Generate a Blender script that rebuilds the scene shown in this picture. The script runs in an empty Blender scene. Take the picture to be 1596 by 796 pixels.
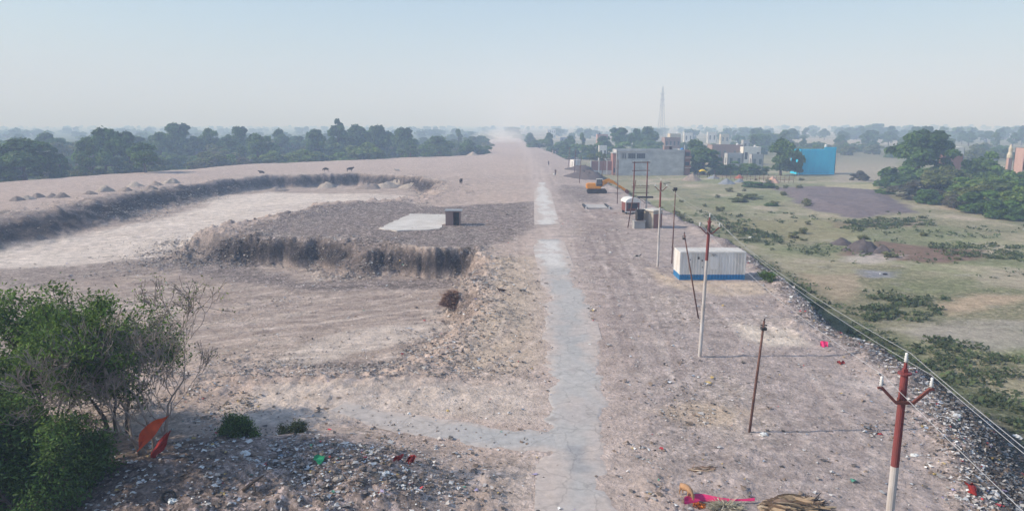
import bpy, math, random
import numpy as np
from mathutils import Vector, Matrix

R = math.radians
scene = bpy.context.scene
COL = scene.collection
RNG = np.random.default_rng(11)
random.seed(7)

# ------------------------------------------------------------------ camera
CAM_Z, PITCH, FPX, CU, CV = 14.2, R(10.56), 1100.0, 798.0, 398.0
cam_d = bpy.data.cameras.new('camera')
cam_d.lens = 36.0 * FPX / 1596.0
cam_d.clip_start = 0.5
cam_d.clip_end = 30000
cam = bpy.data.objects.new('camera', cam_d)
COL.objects.link(cam)
cam.location = (0, 0, CAM_Z)
cam.rotation_euler = (math.pi / 2 - PITCH, 0, 0)
scene.camera = cam


def P(u, v, z=0.0):
    """ground point (x, y) on the level z for a spot measured on the photograph"""
    a = PITCH + math.atan((v - CV) / FPX)
    d = (CAM_Z - z) / math.tan(a)
    zc = d * math.cos(PITCH) + (CAM_Z - z) * math.sin(PITCH)
    return ((u - CU) / FPX * zc, d)


def X(u, y, z=0.0):
    return (u - CU) / FPX * (y * math.cos(PITCH) + (CAM_Z - z) * math.sin(PITCH))


def ZT(v, y):
    return CAM_Z - y * math.tan(PITCH + math.atan((v - CV) / FPX))


# ------------------------------------------------------------------ noise
_T = RNG.random((256, 256)).astype(np.float32)


def vnoise(x, y, seed=0):
    x = np.asarray(x, float) + seed * 17.31
    y = np.asarray(y, float) + seed * 9.77
    ix = np.floor(x).astype(np.int64); iy = np.floor(y).astype(np.int64)
    fx = x - ix; fy = y - iy
    fx = fx * fx * (3 - 2 * fx); fy = fy * fy * (3 - 2 * fy)
    a = _T[ix & 255, iy & 255]; b = _T[(ix + 1) & 255, iy & 255]
    c = _T[ix & 255, (iy + 1) & 255]; d = _T[(ix + 1) & 255, (iy + 1) & 255]
    return ((a * (1 - fx) + b * fx) * (1 - fy) + (c * (1 - fx) + d * fx) * fy) * 2 - 1


def fbm(x, y, scale, octv=4, seed=0, gain=0.5):
    x = np.asarray(x, float) / scale; y = np.asarray(y, float) / scale
    s = np.zeros(np.broadcast(x, y).shape); amp = 1.0; tot = 0
    for k in range(octv):
        s = s + amp * vnoise(x, y, seed + k * 3)
        tot += amp; amp *= gain
        x, y = x * 1.62 - y * 1.18, x * 1.18 + y * 1.62
    return s / tot


def sstep(a, b, x):
    t = np.clip((x - a) / (b - a), 0, 1)
    return t * t * (3 - 2 * t)


def sdf_poly(x, y, pts, widths=None, margin=16.0):
    """signed distance to a polygon (inside positive) and the blended edge width; far outside it is just a large negative number"""
    x = np.asarray(x, float); y = np.asarray(y, float)
    xs = [p[0] for p in pts]; ys = [p[1] for p in pts]
    sel = (x > min(xs) - margin) & (x < max(xs) + margin) & (y > min(ys) - margin) & (y < max(ys) + margin)
    D = np.full(x.shape, -margin); W = np.full(x.shape, 3.0)
    if sel.any():
        d_, w_ = _sdf(x[sel], y[sel], pts, widths)
        D[sel] = np.maximum(d_, -margin)
        if widths is not None: W[sel] = w_
    return (D, W) if widths is not None else D


def _sdf(x, y, pts, widths=None):
    best = np.full(x.shape, 1e18); inside = np.zeros(x.shape, bool)
    wsum = np.zeros(x.shape); wden = np.zeros(x.shape)
    n = len(pts)
    for i in range(n):
        x0, y0 = pts[i]; x1, y1 = pts[(i + 1) % n]
        dx, dy = x1 - x0, y1 - y0
        t = np.clip(((x - x0) * dx + (y - y0) * dy) / (dx * dx + dy * dy + 1e-9), 0, 1)
        d2 = (x - x0 - t * dx) ** 2 + (y - y0 - t * dy) ** 2
        best = np.minimum(best, d2)
        if widths is not None:
            w = widths[i] + (widths[(i + 1) % n] - widths[i]) * t
            k = 1.0 / (d2 + 0.3) ** 2
            wsum += w * k; wden += k
        c = ((y0 <= y) & (y1 > y)) | ((y1 <= y) & (y0 > y))
        with np.errstate(divide='ignore', invalid='ignore'):
            xi = x0 + (y - y0) / (dy if dy != 0 else 1e-9) * dx
        inside ^= c & (x < xi)
    d = np.sqrt(best)
    d = np.where(inside, d, -d)
    return d, (wsum / wden if widths is not None else None)


# ------------------------------------------------------------------ terrain height
ZF = -4.3
_REy = [-20, 10, 18, 24, 30, 37, 48, 75, 97, 115, 150, 206, 267, 338, 450, 553, 800]
_REx = [12, 15.0, 16.5, 18.5, 21.0, 22.7, 22.9, 26.6, 26.5, 26, 24, 22.5, 23, 21, 16, 11, 5]
_LEy = [-20, 150, 173, 254, 293, 338, 420, 720, 830]
_LEx = [-150, -137, -129, -93, -55, -14, -16, -26, -10]
PIT = [(-7, 39), (-4.2, 45.3), (-2.8, 51.8), (-1.8, 65.6), (-2.5, 75), (-3.8, 79.3), (-11, 80.4), (-17, 83.5),
       (-24, 87.6), (-34, 90), (-41, 93), (-41, 99), (-36.6, 109), (-34, 128), (-24, 133), (-15, 146), (-18, 174),
       (-26, 193), (-44, 203), (-67, 196), (-72, 188), (-78, 157), (-77, 123), (-77, 105), (-79, 80), (-80, 55),
       (-60, 40), (-30, 37)]
PITW = [8, 3.5, 3.5, 3.2, 2.6, 1.6, 1.4, 5.5, 2.0, 3.6, 7, 8, 8, 9, 9, 9, 4, 2.6, 3, 3, 4, 7, 8, 9, 9, 9, 9, 9]


def edge_dist(x, y):
    """distance inside the plateau of the dump from its right and its left rim"""
    n = fbm(x, y, 7, 4, 5) * 1.1 + fbm(x, y, 1.6, 3, 9) * 0.35
    ln = fbm(x, y, 16, 3, 8) * 4
    r = np.interp(y, _REy, _REx) - x + n
    l = (x - np.interp(y, _LEy, _LEx)) * 0.75 + ln
    e = (835 - y) * 1.0
    return r, l, e


def bank_width(y):
    return 4.6 + 4.2 * sstep(62, 34, y)


def road_near(x, y):
    """1 on the beaten road and its branch, 0 away from them"""
    a = np.abs(x - np.interp(y, RC_Y, RC_X)); b = np.where((x > -9.5) & (x < 2.5), np.abs(y - np.interp(x, [-9, -6, -3, -.5, 2.2], [34, 32.4, 31.3, 30.6, 30.0])), 99.0)
    return np.maximum(sstep(3.2, 1.9, a), sstep(2.6, 1.3, b)) * (y < 185)


def pit_noise(x, y):
    return fbm(x, y, 7, 4, 21, .55) * 2.3 + fbm(x, y, 1.5, 3, 23) * 0.9


def height(x, y, fine=True):
    x = np.asarray(x, float); y = np.asarray(y, float)
    r, l, e = edge_dist(x, y)
    wr = bank_width(y)
    k = np.minimum(np.minimum(sstep(-wr, 0.6, r), sstep(-9, 2, l)), sstep(-20, 0, e))
    zf = ZF + fbm(x, y, 22, 3, 2) * 0.25
    up = fbm(x, y, 14, 3, 4) * 0.16
    d, w = sdf_poly(x, y, PIT, PITW)
    far = sstep(4, 40, y)
    d = d + pit_noise(x, y)
    p = sstep(-0.15, 1.0, d / w)
    floor = -3.0 + fbm(x, y, 18, 3, 31) * 0.3 + 1.2 * sstep(66, 44, y) * sstep(-40, -10, x)
    up = up + (floor - up) * p
    # spoil lip on the rims of the cuts
    lip = np.exp(-((d / w + 0.35) / 0.5) ** 2) * 0.25 * np.maximum(0, fbm(x, y, 4, 3, 33) + 0.5)
    up = up + lip
    # the heap of dumped soil under the trees in front
    q = ((x + 9.6) / 6.6) ** 2 + ((y - 25.0) / 4.8) ** 2
    q2 = ((x + 15.5) / 5) ** 2 + ((y - 25.5) / 4.5) ** 2
    up = up + 1.05 * np.exp(-q * q * 0.8) * (1 + 0.45 * fbm(x, y, 2.0, 4, 41)) + 0.5 * np.exp(-q2)
    # rubbish heaped along the right rim
    rim = np.exp(-((r - 1.0) / 1.5) ** 2) * sstep(140, 60, y)
    up = up + rim * np.maximum(0, fbm(x, y, 2.6, 4, 43) + 0.18) * 0.75
    # ruts left of the entrance slab
    z = zf + (up - zf) * k
    if fine:
        band = np.exp(-((d / w - 0.3) / 0.8) ** 2)
        rough = 0.05 + 0.16 * band + 0.1 * np.exp(-(r / 4) ** 2)
        k = k * (1 - road_near(x, y)); rough = rough * (1 - .85 * road_near(x, y))
        z = z + fbm(x, y, 0.8, 3, 51, 0.6) * rough * (0.3 + 0.7 * k)
        lump = np.maximum(0, fbm(x, y, 1.7, 5, 53, .66) - .05)
        z = z + lump * k * ((0.25 + 0.75 * sstep(58, 74, y)) * band + 0.35 * sstep(0.2, 0.6, fbm(x, y, 14, 3, 55)) + .12)
    # dark earth bank in the field and the low vegetated hummocks
    z = z + 0.9 * sstep(-2, 5, sdf_poly(x, y, BANK)) * (0.7 + 0.4 * fbm(x, y, 6, 3, 61))
    return z


RC = [(1.7, 8), (2.2, 20), (2.6, 25), (3.0, 31), (3.6, 37), (4.25, 50), (4.4, 63), (4.4, 80), (5.0, 100), (6.4, 148), (7.4, 175)]
RC_X = [p[0] for p in RC]; RC_Y = [p[1] for p in RC]
BANK = [P(1205, 296, ZF), P(1290, 292, ZF), P(1370, 298, ZF), P(1425, 332, ZF), P(1330, 337, ZF), P(1260, 318, ZF)]


def H(x, y):
    return float(height(np.array([x]), np.array([y]))[0])


# ------------------------------------------------------------------ materials
def mat(name, color, rough=0.85, var=0.12, scale=2.0, bump=0.0, metal=0.0, attr=None, color2=None, trans=0.0, detail=5, spec=0.25, bscale=None, streak=1.0):
    m = bpy.data.materials.new(name); m.use_nodes = True
    nt = m.node_tree; nt.nodes.clear()
    N = nt.nodes.new; L = nt.links.new
    out = N('ShaderNodeOutputMaterial'); b = N('ShaderNodeBsdfPrincipled')
    b.inputs['Roughness'].default_value = rough; b.inputs['Metallic'].default_value = metal
    b.inputs['Specular IOR Level'].default_value = spec
    tc = N('ShaderNodeTexCoord'); nz = N('ShaderNodeTexNoise')
    nz.inputs['Scale'].default_value = scale; nz.inputs['Detail'].default_value = detail
    nz.inputs['Roughness'].default_value = 0.6
    mp = N('ShaderNodeMapping'); mp.inputs['Scale'].default_value = (1, 1, streak)
    L(tc.outputs['Object'], mp.inputs['Vector']); L(mp.outputs['Vector'], nz.inputs['Vector'])
    mr = N('ShaderNodeMapRange'); mr.inputs['From Min'].default_value = 0.3; mr.inputs['From Max'].default_value = 0.7
    L(nz.outputs['Fac'], mr.inputs['Value'])
    mx = N('ShaderNodeMix'); mx.data_type = 'RGBA'
    L(mr.outputs['Result'], mx.inputs[0])
    if attr:
        at = N('ShaderNodeAttribute'); at.attribute_name = attr
        mu = N('ShaderNodeMix'); mu.data_type = 'RGBA'; mu.blend_type = 'MULTIPLY'; mu.inputs[0].default_value = 1
        mu2 = N('ShaderNodeMix'); mu2.data_type = 'RGBA'; mu2.blend_type = 'MULTIPLY'; mu2.inputs[0].default_value = 1
        L(at.outputs['Color'], mu.inputs[6]); L(at.outputs['Color'], mu2.inputs[6])
        mu.inputs[7].default_value = (1 - var,) * 3 + (1,); mu2.inputs[7].default_value = (1 + var,) * 3 + (1,)
        L(mu.outputs[2], mx.inputs[6]); L(mu2.outputs[2], mx.inputs[7])
    else:
        c2 = color2 or tuple(min(1, c * (1 + var)) for c in color)
        c1 = color if color2 else tuple(c * (1 - var) for c in color)
        mx.inputs[6].default_value = (*c1, 1); mx.inputs[7].default_value = (*c2, 1)
    L(mx.outputs[2], b.inputs['Base Color'])
    if bump:
        bp = N('ShaderNodeBump'); bp.inputs['Strength'].default_value = bump; bp.inputs['Distance'].default_value = 0.05
        if bscale:
            nb = N('ShaderNodeTexNoise'); nb.inputs['Scale'].default_value = bscale; nb.inputs['Detail'].default_value = 6
            L(tc.outputs['Object'], nb.inputs['Vector']); L(nb.outputs['Fac'], bp.inputs['Height'])
        else:
            L(nz.outputs['Fac'], bp.inputs['Height'])
        L(bp.outputs['Normal'], b.inputs['Normal'])
    if trans:
        t = N('ShaderNodeBsdfTranslucent'); ms = N('ShaderNodeMixShader'); ms.inputs[0].default_value = trans
        L(mx.outputs[2], t.inputs['Color']); L(b.outputs[0], ms.inputs[1]); L(t.outputs[0], ms.inputs[2])
        L(ms.outputs[0], out.inputs['Surface'])
    else:
        L(b.outputs[0], out.inputs['Surface'])
    return m


def brick_mat(name, c1, c2, mortar, scale=1.0):
    m = mat(name, c1, 0.9, 0.15, 1.5)
    nt = m.node_tree; N = nt.nodes.new; L = nt.links.new
    b = next(n for n in nt.nodes if n.type == 'BSDF_PRINCIPLED')
    src = b.inputs['Base Color'].links[0].from_socket
    tc = next(n for n in nt.nodes if n.type == 'TEX_COORD')
    # bricks in the plane of the wall: u along the wall, v up
    sx = N('ShaderNodeSeparateXYZ'); L(tc.outputs['Object'], sx.inputs[0])
    ad = N('ShaderNodeMath'); ad.operation = 'ADD'; L(sx.outputs[0], ad.inputs[0]); L(sx.outputs[1], ad.inputs[1])
    cb = N('ShaderNodeCombineXYZ'); L(ad.outputs[0], cb.inputs[0]); L(sx.outputs[2], cb.inputs[1])
    br = N('ShaderNodeTexBrick'); br.inputs['Scale'].default_value = 1.0
    br.inputs['Brick Width'].default_value = 0.24 * scale; br.inputs['Row Height'].default_value = 0.085 * scale
    br.inputs['Mortar Size'].default_value = 0.012 * scale
    br.inputs['Color1'].default_value = (*c1, 1); br.inputs['Color2'].default_value = (*c2, 1); br.inputs['Mortar'].default_value = (*mortar, 1)
    L(cb.outputs[0], br.inputs['Vector'])
    mx = N('ShaderNodeMix'); mx.data_type = 'RGBA'; mx.inputs[0].default_value = 0.45
    L(br.outputs['Color'], mx.inputs[6]); L(src, mx.inputs[7]); L(mx.outputs[2], b.inputs['Base Color'])
    return m


M = {}
M['pole_white'] = mat('pole_white', (0.66, 0.64, 0.63), 0.6, 0.0, 2.5, color2=(0.40, 0.34, 0.30), detail=10, streak=.3)
M['pole_red'] = mat('pole_red', (0.31, 0.065, 0.07), 0.55, 0.0, 2.5, color2=(0.15, 0.06, 0.055), detail=10, streak=.3)
M['rust'] = mat('rust', (0.16, 0.085, 0.07), 0.85, 0.35, 5, 0.2)
M['rust_red'] = mat('rust_red', (0.19, 0.07, 0.06), 0.8, 0.35, 4)
M['dark_metal'] = mat('dark_metal', (0.05, 0.045, 0.045), 0.6, 0.3, 5)
M['steel'] = mat('steel', (0.35, 0.35, 0.36), 0.5, 0.2, 4, metal=0.4)
M['wire'] = mat('wire', (0.5, 0.5, 0.51), 0.5, 0.1, 2)
M['porcelain'] = mat('porcelain', (0.75, 0.75, 0.74), 0.3, 0.08, 4)
M['white_paint'] = mat('white_paint', (0.84, 0.835, 0.83), 0.5, 0.05, 1.6, color2=(0.62, 0.585, 0.54), detail=10, streak=.18)
M['blue_paint'] = mat('blue_paint', (0.02, 0.22, 0.50), 0.5, 0.0, 1.4, color2=(0.05, 0.19, 0.36), detail=10)
M['concrete'] = mat('concrete', (0.40, 0.39, 0.38), 0.9, 0.2, 0.8, 0.2, detail=8)
M['plaster'] = mat('plaster', (0.31, 0.315, 0.325), 0.92, 0.0, 0.30, 0.1, color2=(0.60, 0.60, 0.605), detail=10, streak=1.8)
M['beige'] = mat('beige', (0.47, 0.41, 0.34), 0.9, 0.12, 1)
M['brick'] = brick_mat('brick', (0.33, 0.13, 0.10), (0.24, 0.10, 0.085), (0.36, 0.32, 0.30))
M['brick_pale'] = brick_mat('brick_pale', (0.30, 0.19, 0.17), (0.24, 0.15, 0.13), (0.36, 0.33, 0.32))
M['sky_blue'] = mat('sky_blue', (0.015, 0.52, 0.84), 0.7, 0.0, 0.5, color2=(0.03, 0.64, 0.95), detail=10, streak=.3)
M['house_white'] = mat('house_white', (0.72, 0.71, 0.69), 0.8, 0.08, 0.6)
M['house_cream'] = mat('house_cream', (0.60, 0.53, 0.42), 0.85, 0.1, 0.6)
M['house_pink'] = mat('house_pink', (0.48, 0.32, 0.29), 0.85, 0.12, 0.6)
M['house_grey'] = mat('house_grey', (0.40, 0.40, 0.41), 0.85, 0.12, 0.6)
M['dark_open'] = mat('dark_open', (0.035, 0.037, 0.045), 0.4, 0.2, 1)
M['glass'] = mat('glass', (0.13, 0.14, 0.15), 0.15, 0.1, 1, spec=0.5)
M['roof_slab'] = mat('roof_slab', (0.42, 0.40, 0.38), 0.9, 0.15, 0.8)
M['yellow'] = mat('yellow', (0.72, 0.29, 0.02), 0.5, 0.12, 2)
M['track'] = mat('track', (0.055, 0.05, 0.048), 0.8, 0.3, 4)
M['trunk'] = mat('trunk', (0.11, 0.085, 0.07), 0.9, 0.3, 4, 0.3)
M['bark_grey'] = mat('bark_grey', (0.27, 0.225, 0.20), 0.9, 0.25, 5, 0.3)
M['cloth_red'] = mat('cloth_red', (0.62, 0.10, 0.035), 0.9, 0.2, 3)
M['cloth_dark_red'] = mat('cloth_dark_red', (0.33, 0.035, 0.03), 0.9, 0.2, 3)
M['cloth_pink'] = mat('cloth_pink', (0.66, 0.04, 0.16), 0.85, 0.2, 4)
M['skin'] = mat('skin', (0.16, 0.085, 0.06), 0.6, 0.1, 4)
M['hair'] = mat('hair', (0.015, 0.013, 0.012), 0.6, 0.1, 4)
M['cloth_white'] = mat('cloth_white', (0.7, 0.7, 0.72), 0.9, 0.1, 4)
M['cloth_black'] = mat('cloth_black', (0.03, 0.03, 0.035), 0.9, 0.1, 4)
M['cloth_brown'] = mat('cloth_brown', (0.07, 0.05, 0.045), 0.9, 0.2, 4)
M['cloth_grey'] = mat('cloth_grey', (0.16, 0.16, 0.19), 0.9, 0.2, 4)
M['cow_dark'] = mat('cow_dark', (0.035, 0.028, 0.026), 0.7, 0.4, 2)
M['cow_white'] = mat('cow_white', (0.55, 0.50, 0.45), 0.7, 0.2, 2)
M['horn'] = mat('horn', (0.2, 0.18, 0.15), 0.5, 0.2, 2)
M['fur_tan'] = mat('fur_tan', (0.42, 0.24, 0.13), 0.8, 0.2, 4)
M['fur_brown'] = mat('fur_brown', (0.10, 0.06, 0.045), 0.8, 0.3, 4)
M['fur_pied'] = mat('fur_pied', (0.02, 0.02, 0.02), 0.8, 0, 3.2, color2=(0.75, 0.72, 0.68), detail=0)
M['sack'] = mat('sack', (0.72, 0.72, 0.70), 0.7, 0.12, 4)
M['rubber'] = mat('rubber', (0.03, 0.03, 0.032), 0.8, 0.2, 5)
M['plastic_white'] = mat('plastic_white', (0.72, 0.72, 0.74), 0.4, 0.05, 2)
M['plastic_blue'] = mat('plastic_blue', (0.05, 0.22, 0.55), 0.4, 0.1, 2)
M['plastic_black'] = mat('plastic_black', (0.025, 0.025, 0.028), 0.5, 0.1, 2)
M['tarp_yellow'] = mat('tarp_yellow', (0.70, 0.50, 0.05), 0.7, 0.12, 2)
M['wood'] = mat('wood', (0.16, 0.11, 0.085), 0.85, 0.3, 4)
M['soil_tan'] = mat('soil_tan', (0.40, 0.34, 0.29), 0.95, 0.25, 2.5, 0.6, detail=8, bscale=6)
M['soil_brown'] = mat('soil_brown', (0.29, 0.235, 0.205), 0.95, 0.28, 2.5, 0.6, detail=8, bscale=6)
M['soil_dark'] = mat('soil_dark', (0.115, 0.095, 0.095), 0.95, 0.3, 1.6, 0.7, detail=8, bscale=5)
M['soil_grey'] = mat('soil_grey', (0.22, 0.24, 0.28), 0.95, 0.2, 1.5, 0.5, detail=8, bscale=5)
M['sand_pink'] = mat('sand_pink', (0.55, 0.35, 0.28), 0.95, 0.15, 1.5, 0.4, detail=8, bscale=5)
M['brick_heap'] = mat('brick_heap', (0.45, 0.14, 0.09), 0.95, 0.3, 2.5, 0.8, bscale=5)
M['leaf'] = mat('leaf', (1, 1, 1), 0.65, 0.22, 0.8, attr='tone', trans=0.45, detail=3)
M['litter'] = mat('litter', (1, 1, 1), 0.7, 0.18, 5, attr='tone')
M['straw'] = mat('straw', (0.5, 0.38, 0.24), 0.9, 0.3, 6, attr='tone')


# ------------------------------------------------------------------ mesh helpers
def tag(o, label=None, cat=None, group=None, kind=None):
    if label: o['label'] = label
    if cat: o['category'] = cat
    if group: o['group'] = group
    if kind: o['kind'] = kind
    return o


def empty(name, loc, rz=0.0, label=None, cat=None, group=None):
    o = bpy.data.objects.new(name, None); COL.objects.link(o)
    o.empty_display_size = 0.3
    o.location = loc; o.rotation_euler = (0, 0, rz)
    return tag(o, label, cat, group)


class MB:
    def __init__(s):
        s.v, s.f, s.mi, s.c = [], [], [], []
        s.cur = 0

    def poly(s, pts, mi=0):
        n = len(s.v); s.v += [tuple(p) for p in pts]; s.f.append(tuple(range(n, n + len(pts)))); s.mi.append(mi)

    def box(s, x0, x1, y0, y1, z0, z1, mi=0, top=1.0):
        n = len(s.v)
        cx, cy = (x0 + x1) / 2, (y0 + y1) / 2
        for z, k in ((z0, 1), (z1, top)):
            for x, y in ((x0, y0), (x1, y0), (x1, y1), (x0, y1)):
                s.v.append((cx + (x - cx) * k, cy + (y - cy) * k, z))
        for q in ((3, 2, 1, 0), (4, 5, 6, 7), (0, 1, 5, 4), (1, 2, 6, 5), (2, 3, 7, 6), (3, 0, 4, 7)):
            s.f.append(tuple(n + i for i in q)); s.mi.append(mi)
        return s

    def tube(s, pts, rad, seg=8, mi=0, cap=True):
        pts = [Vector(p) for p in pts]
        if not hasattr(rad, '__len__'): rad = [rad] * len(pts)
        base = len(s.v); ref = None
        for i, p in enumerate(pts):
            d = (pts[min(i + 1, len(pts) - 1)] - pts[max(i - 1, 0)])
            if d.length < 1e-6: d = Vector((0, 0, 1))
            d.normalize()
            if ref is None:
                ref = d.cross(Vector((0.31, 0.95, 0.05)) if abs(d.y) < 0.8 else Vector((1, 0, 0.1))).normalized()
            else:
                ref = (ref - d * ref.dot(d)).normalized()
            w = d.cross(ref)
            for k in range(seg):
                a = 2 * math.pi * k / seg
                s.v.append(tuple(p + (ref * math.cos(a) + w * math.sin(a)) * rad[i]))
        for i in range(len(pts) - 1):
            for k in range(seg):
                a = base + i * seg + k; b = base + i * seg + (k + 1) % seg
                s.f.append((a, b, b + seg, a + seg)); s.mi.append(mi)
        if cap:
            s.f.append(tuple(base + k for k in reversed(range(seg)))); s.mi.append(mi)
            e = base + (len(pts) - 1) * seg
            s.f.append(tuple(e + k for k in range(seg))); s.mi.append(mi)
        return s

    def bar(s, p0, p1, w, h, mi=0):
        p0, p1 = Vector(p0), Vector(p1); d = (p1 - p0).normalized()
        up = Vector((0, 0, 1)) if abs(d.z) < 0.9 else Vector((0, 1, 0))
        a = d.cross(up).normalized(); b = a.cross(d)
        n = len(s.v)
        for p in (p0, p1):
            for i, j in ((-1, -1), (1, -1), (1, 1), (-1, 1)):
                s.v.append(tuple(p + a * (i * w / 2) + b * (j * h / 2)))
        for q in ((3, 2, 1, 0), (4, 5, 6, 7), (0, 1, 5, 4), (1, 2, 6, 5), (2, 3, 7, 6), (3, 0, 4, 7)):
            s.f.append(tuple(n + i for i in q)); s.mi.append(mi)
        return s

    def prism(s, prof, x0, x1, mi=0):
        """closed profile in (y, z) extruded along x"""
        n = len(s.v); k = len(prof)
        for x in (x0, x1):
            for y, z in prof: s.v.append((x, y, z))
        for i in range(k):
            j = (i + 1) % k
            s.f.append((n + i, n + j, n + k + j, n + k + i)); s.mi.append(mi)
        s.f.append(tuple(n + i for i in reversed(range(k)))); s.mi.append(mi)
        s.f.append(tuple(n + k + i for i in range(k))); s.mi.append(mi)
        return s

    def lathe(s, prof, seg=12, mi=0, cx=0, cy=0):
        n = len(s.v); k = len(prof)
        for r, z in prof:
            for i in range(seg):
                a = 2 * math.pi * i / seg
                s.v.append((cx + r * math.cos(a), cy + r * math.sin(a), z))
        for j in range(k - 1):
            for i in range(seg):
                a = n + j * seg + i; b = n + j * seg + (i + 1) % seg
                s.f.append((a, b, b + seg, a + seg)); s.mi.append(mi)
        s.f.append(tuple(n + i for i in reversed(range(seg)))); s.mi.append(mi)
        s.f.append(tuple(n + (k - 1) * seg + i for i in range(seg))); s.mi.append(mi)
        return s

    def build(s, name, mats, parent=None, smooth=False, bevel=0.0):
        me = bpy.data.meshes.new(name)
        me.from_pydata(s.v, [], s.f)
        for m in (mats if isinstance(mats, (list, tuple)) else [mats]): me.materials.append(m)
        me.polygons.foreach_set('material_index', s.mi)
        if smooth: me.polygons.foreach_set('use_smooth', [True] * len(s.f))
        if s.c:
            ca = me.color_attributes.new('tone', 'FLOAT_COLOR', 'POINT')
            ca.data.foreach_set('color', np.asarray(s.c, np.float32).ravel())
        me.update()
        o = bpy.data.objects.new(name, me); COL.objects.link(o)
        if parent: o.parent = parent
        if bevel:
            b = o.modifiers.new('bevel', 'BEVEL'); b.width = bevel; b.segments = 2; b.limit_method = 'ANGLE'
        return o


def np_mesh(name, V, F, mats, tone=None, attrs=None, smooth=False, parent=None):
    """V (n,3), F (m,4) quads"""
    me = bpy.data.meshes.new(name)
    n, m, k = len(V), len(F), F.shape[1]
    me.vertices.add(n); me.vertices.foreach_set('co', np.ascontiguousarray(V, np.float32).ravel())
    me.loops.add(m * k); me.loops.foreach_set('vertex_index', np.ascontiguousarray(F, np.int32).ravel())
    me.polygons.add(m)
    me.polygons.foreach_set('loop_start', np.arange(0, m * k, k, dtype=np.int32))
    me.polygons.foreach_set('use_smooth', np.full(m, smooth))
    if tone is not None:
        ca = me.color_attributes.new('tone', 'FLOAT_COLOR', 'POINT')
        t = np.ones((n, 4), np.float32); t[:, :3] = tone
        ca.data.foreach_set('color', t.ravel())
    for nm, a in (attrs or {}).items():
        at = me.attributes.new(nm, 'FLOAT', 'POINT'); at.data.foreach_set('value', np.ascontiguousarray(a, np.float32))
    me.update(calc_edges=True); me.validate()
    for mm in (mats if isinstance(mats, (list, tuple)) else [mats]): me.materials.append(mm)
    o = bpy.data.objects.new(name, me); COL.objects.link(o)
    if parent: o.parent = parent
    return o


def copy_tree(o, parent=None):
    c = o.copy(); COL.objects.link(c); c.parent = parent
    for ch in list(o.children): copy_tree(ch, c)
    return c
# ------------------------------------------------------------------ ground sheet
def poly_mask(x, y, pts, soft, seed, nscale=3.0, namp=1.0):
    d = sdf_poly(x, y, pts, margin=soft + namp * 1.5 + .5)
    near = d > -(soft + namp * 1.2)
    out = np.zeros(d.shape)
    if near.any():
        out[near] = sstep(-soft, soft, d[near] + fbm(x[near], y[near], nscale, 4, seed) * namp)
    return out


def pxs(z, *uv):
    return [P(u, v, z) for u, v in uv]


RUTS = [[(14, 118), (13.2, 100), (12, 80), (9.6, 60), (7.8, 40), (6.9, 25), (6.5, 8)], [(6.6, 190), (8.4, 120), (8.8, 90), (7.6, 60), (6.6, 40)], [(-44, 48), (-30, 52), (-16, 57), (-7, 64)], [(-48, 60), (-30, 66), (-14, 72)], [(-82, 112), (-56, 132), (-42, 156), (-28, 170)], [(-66, 100), (-50, 122), (-38, 148), (-30, 178)],
        [(-9, 36), (-3, 39), (.5, 46), (1.6, 58), (1.8, 75), (2, 92)], [(12, 30), (14, 45), (15, 58), (13, 74)], [(-20, 230), (-4, 200), (2, 180), (4, 160)], [(10, 330), (9, 260), (7, 200), (6.5, 170)]]


def line_dist(x, y, pts):
    best = np.full(np.shape(x), 1e9)
    for (x0, y0), (x1, y1) in zip(pts[:-1], pts[1:]):
        dx, dy = x1 - x0, y1 - y0; t = np.clip(((x - x0) * dx + (y - y0) * dy) / (dx * dx + dy * dy), 0, 1)
        best = np.minimum(best, np.hypot(x - x0 - t * dx, y - y0 - t * dy))
    return best


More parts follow.
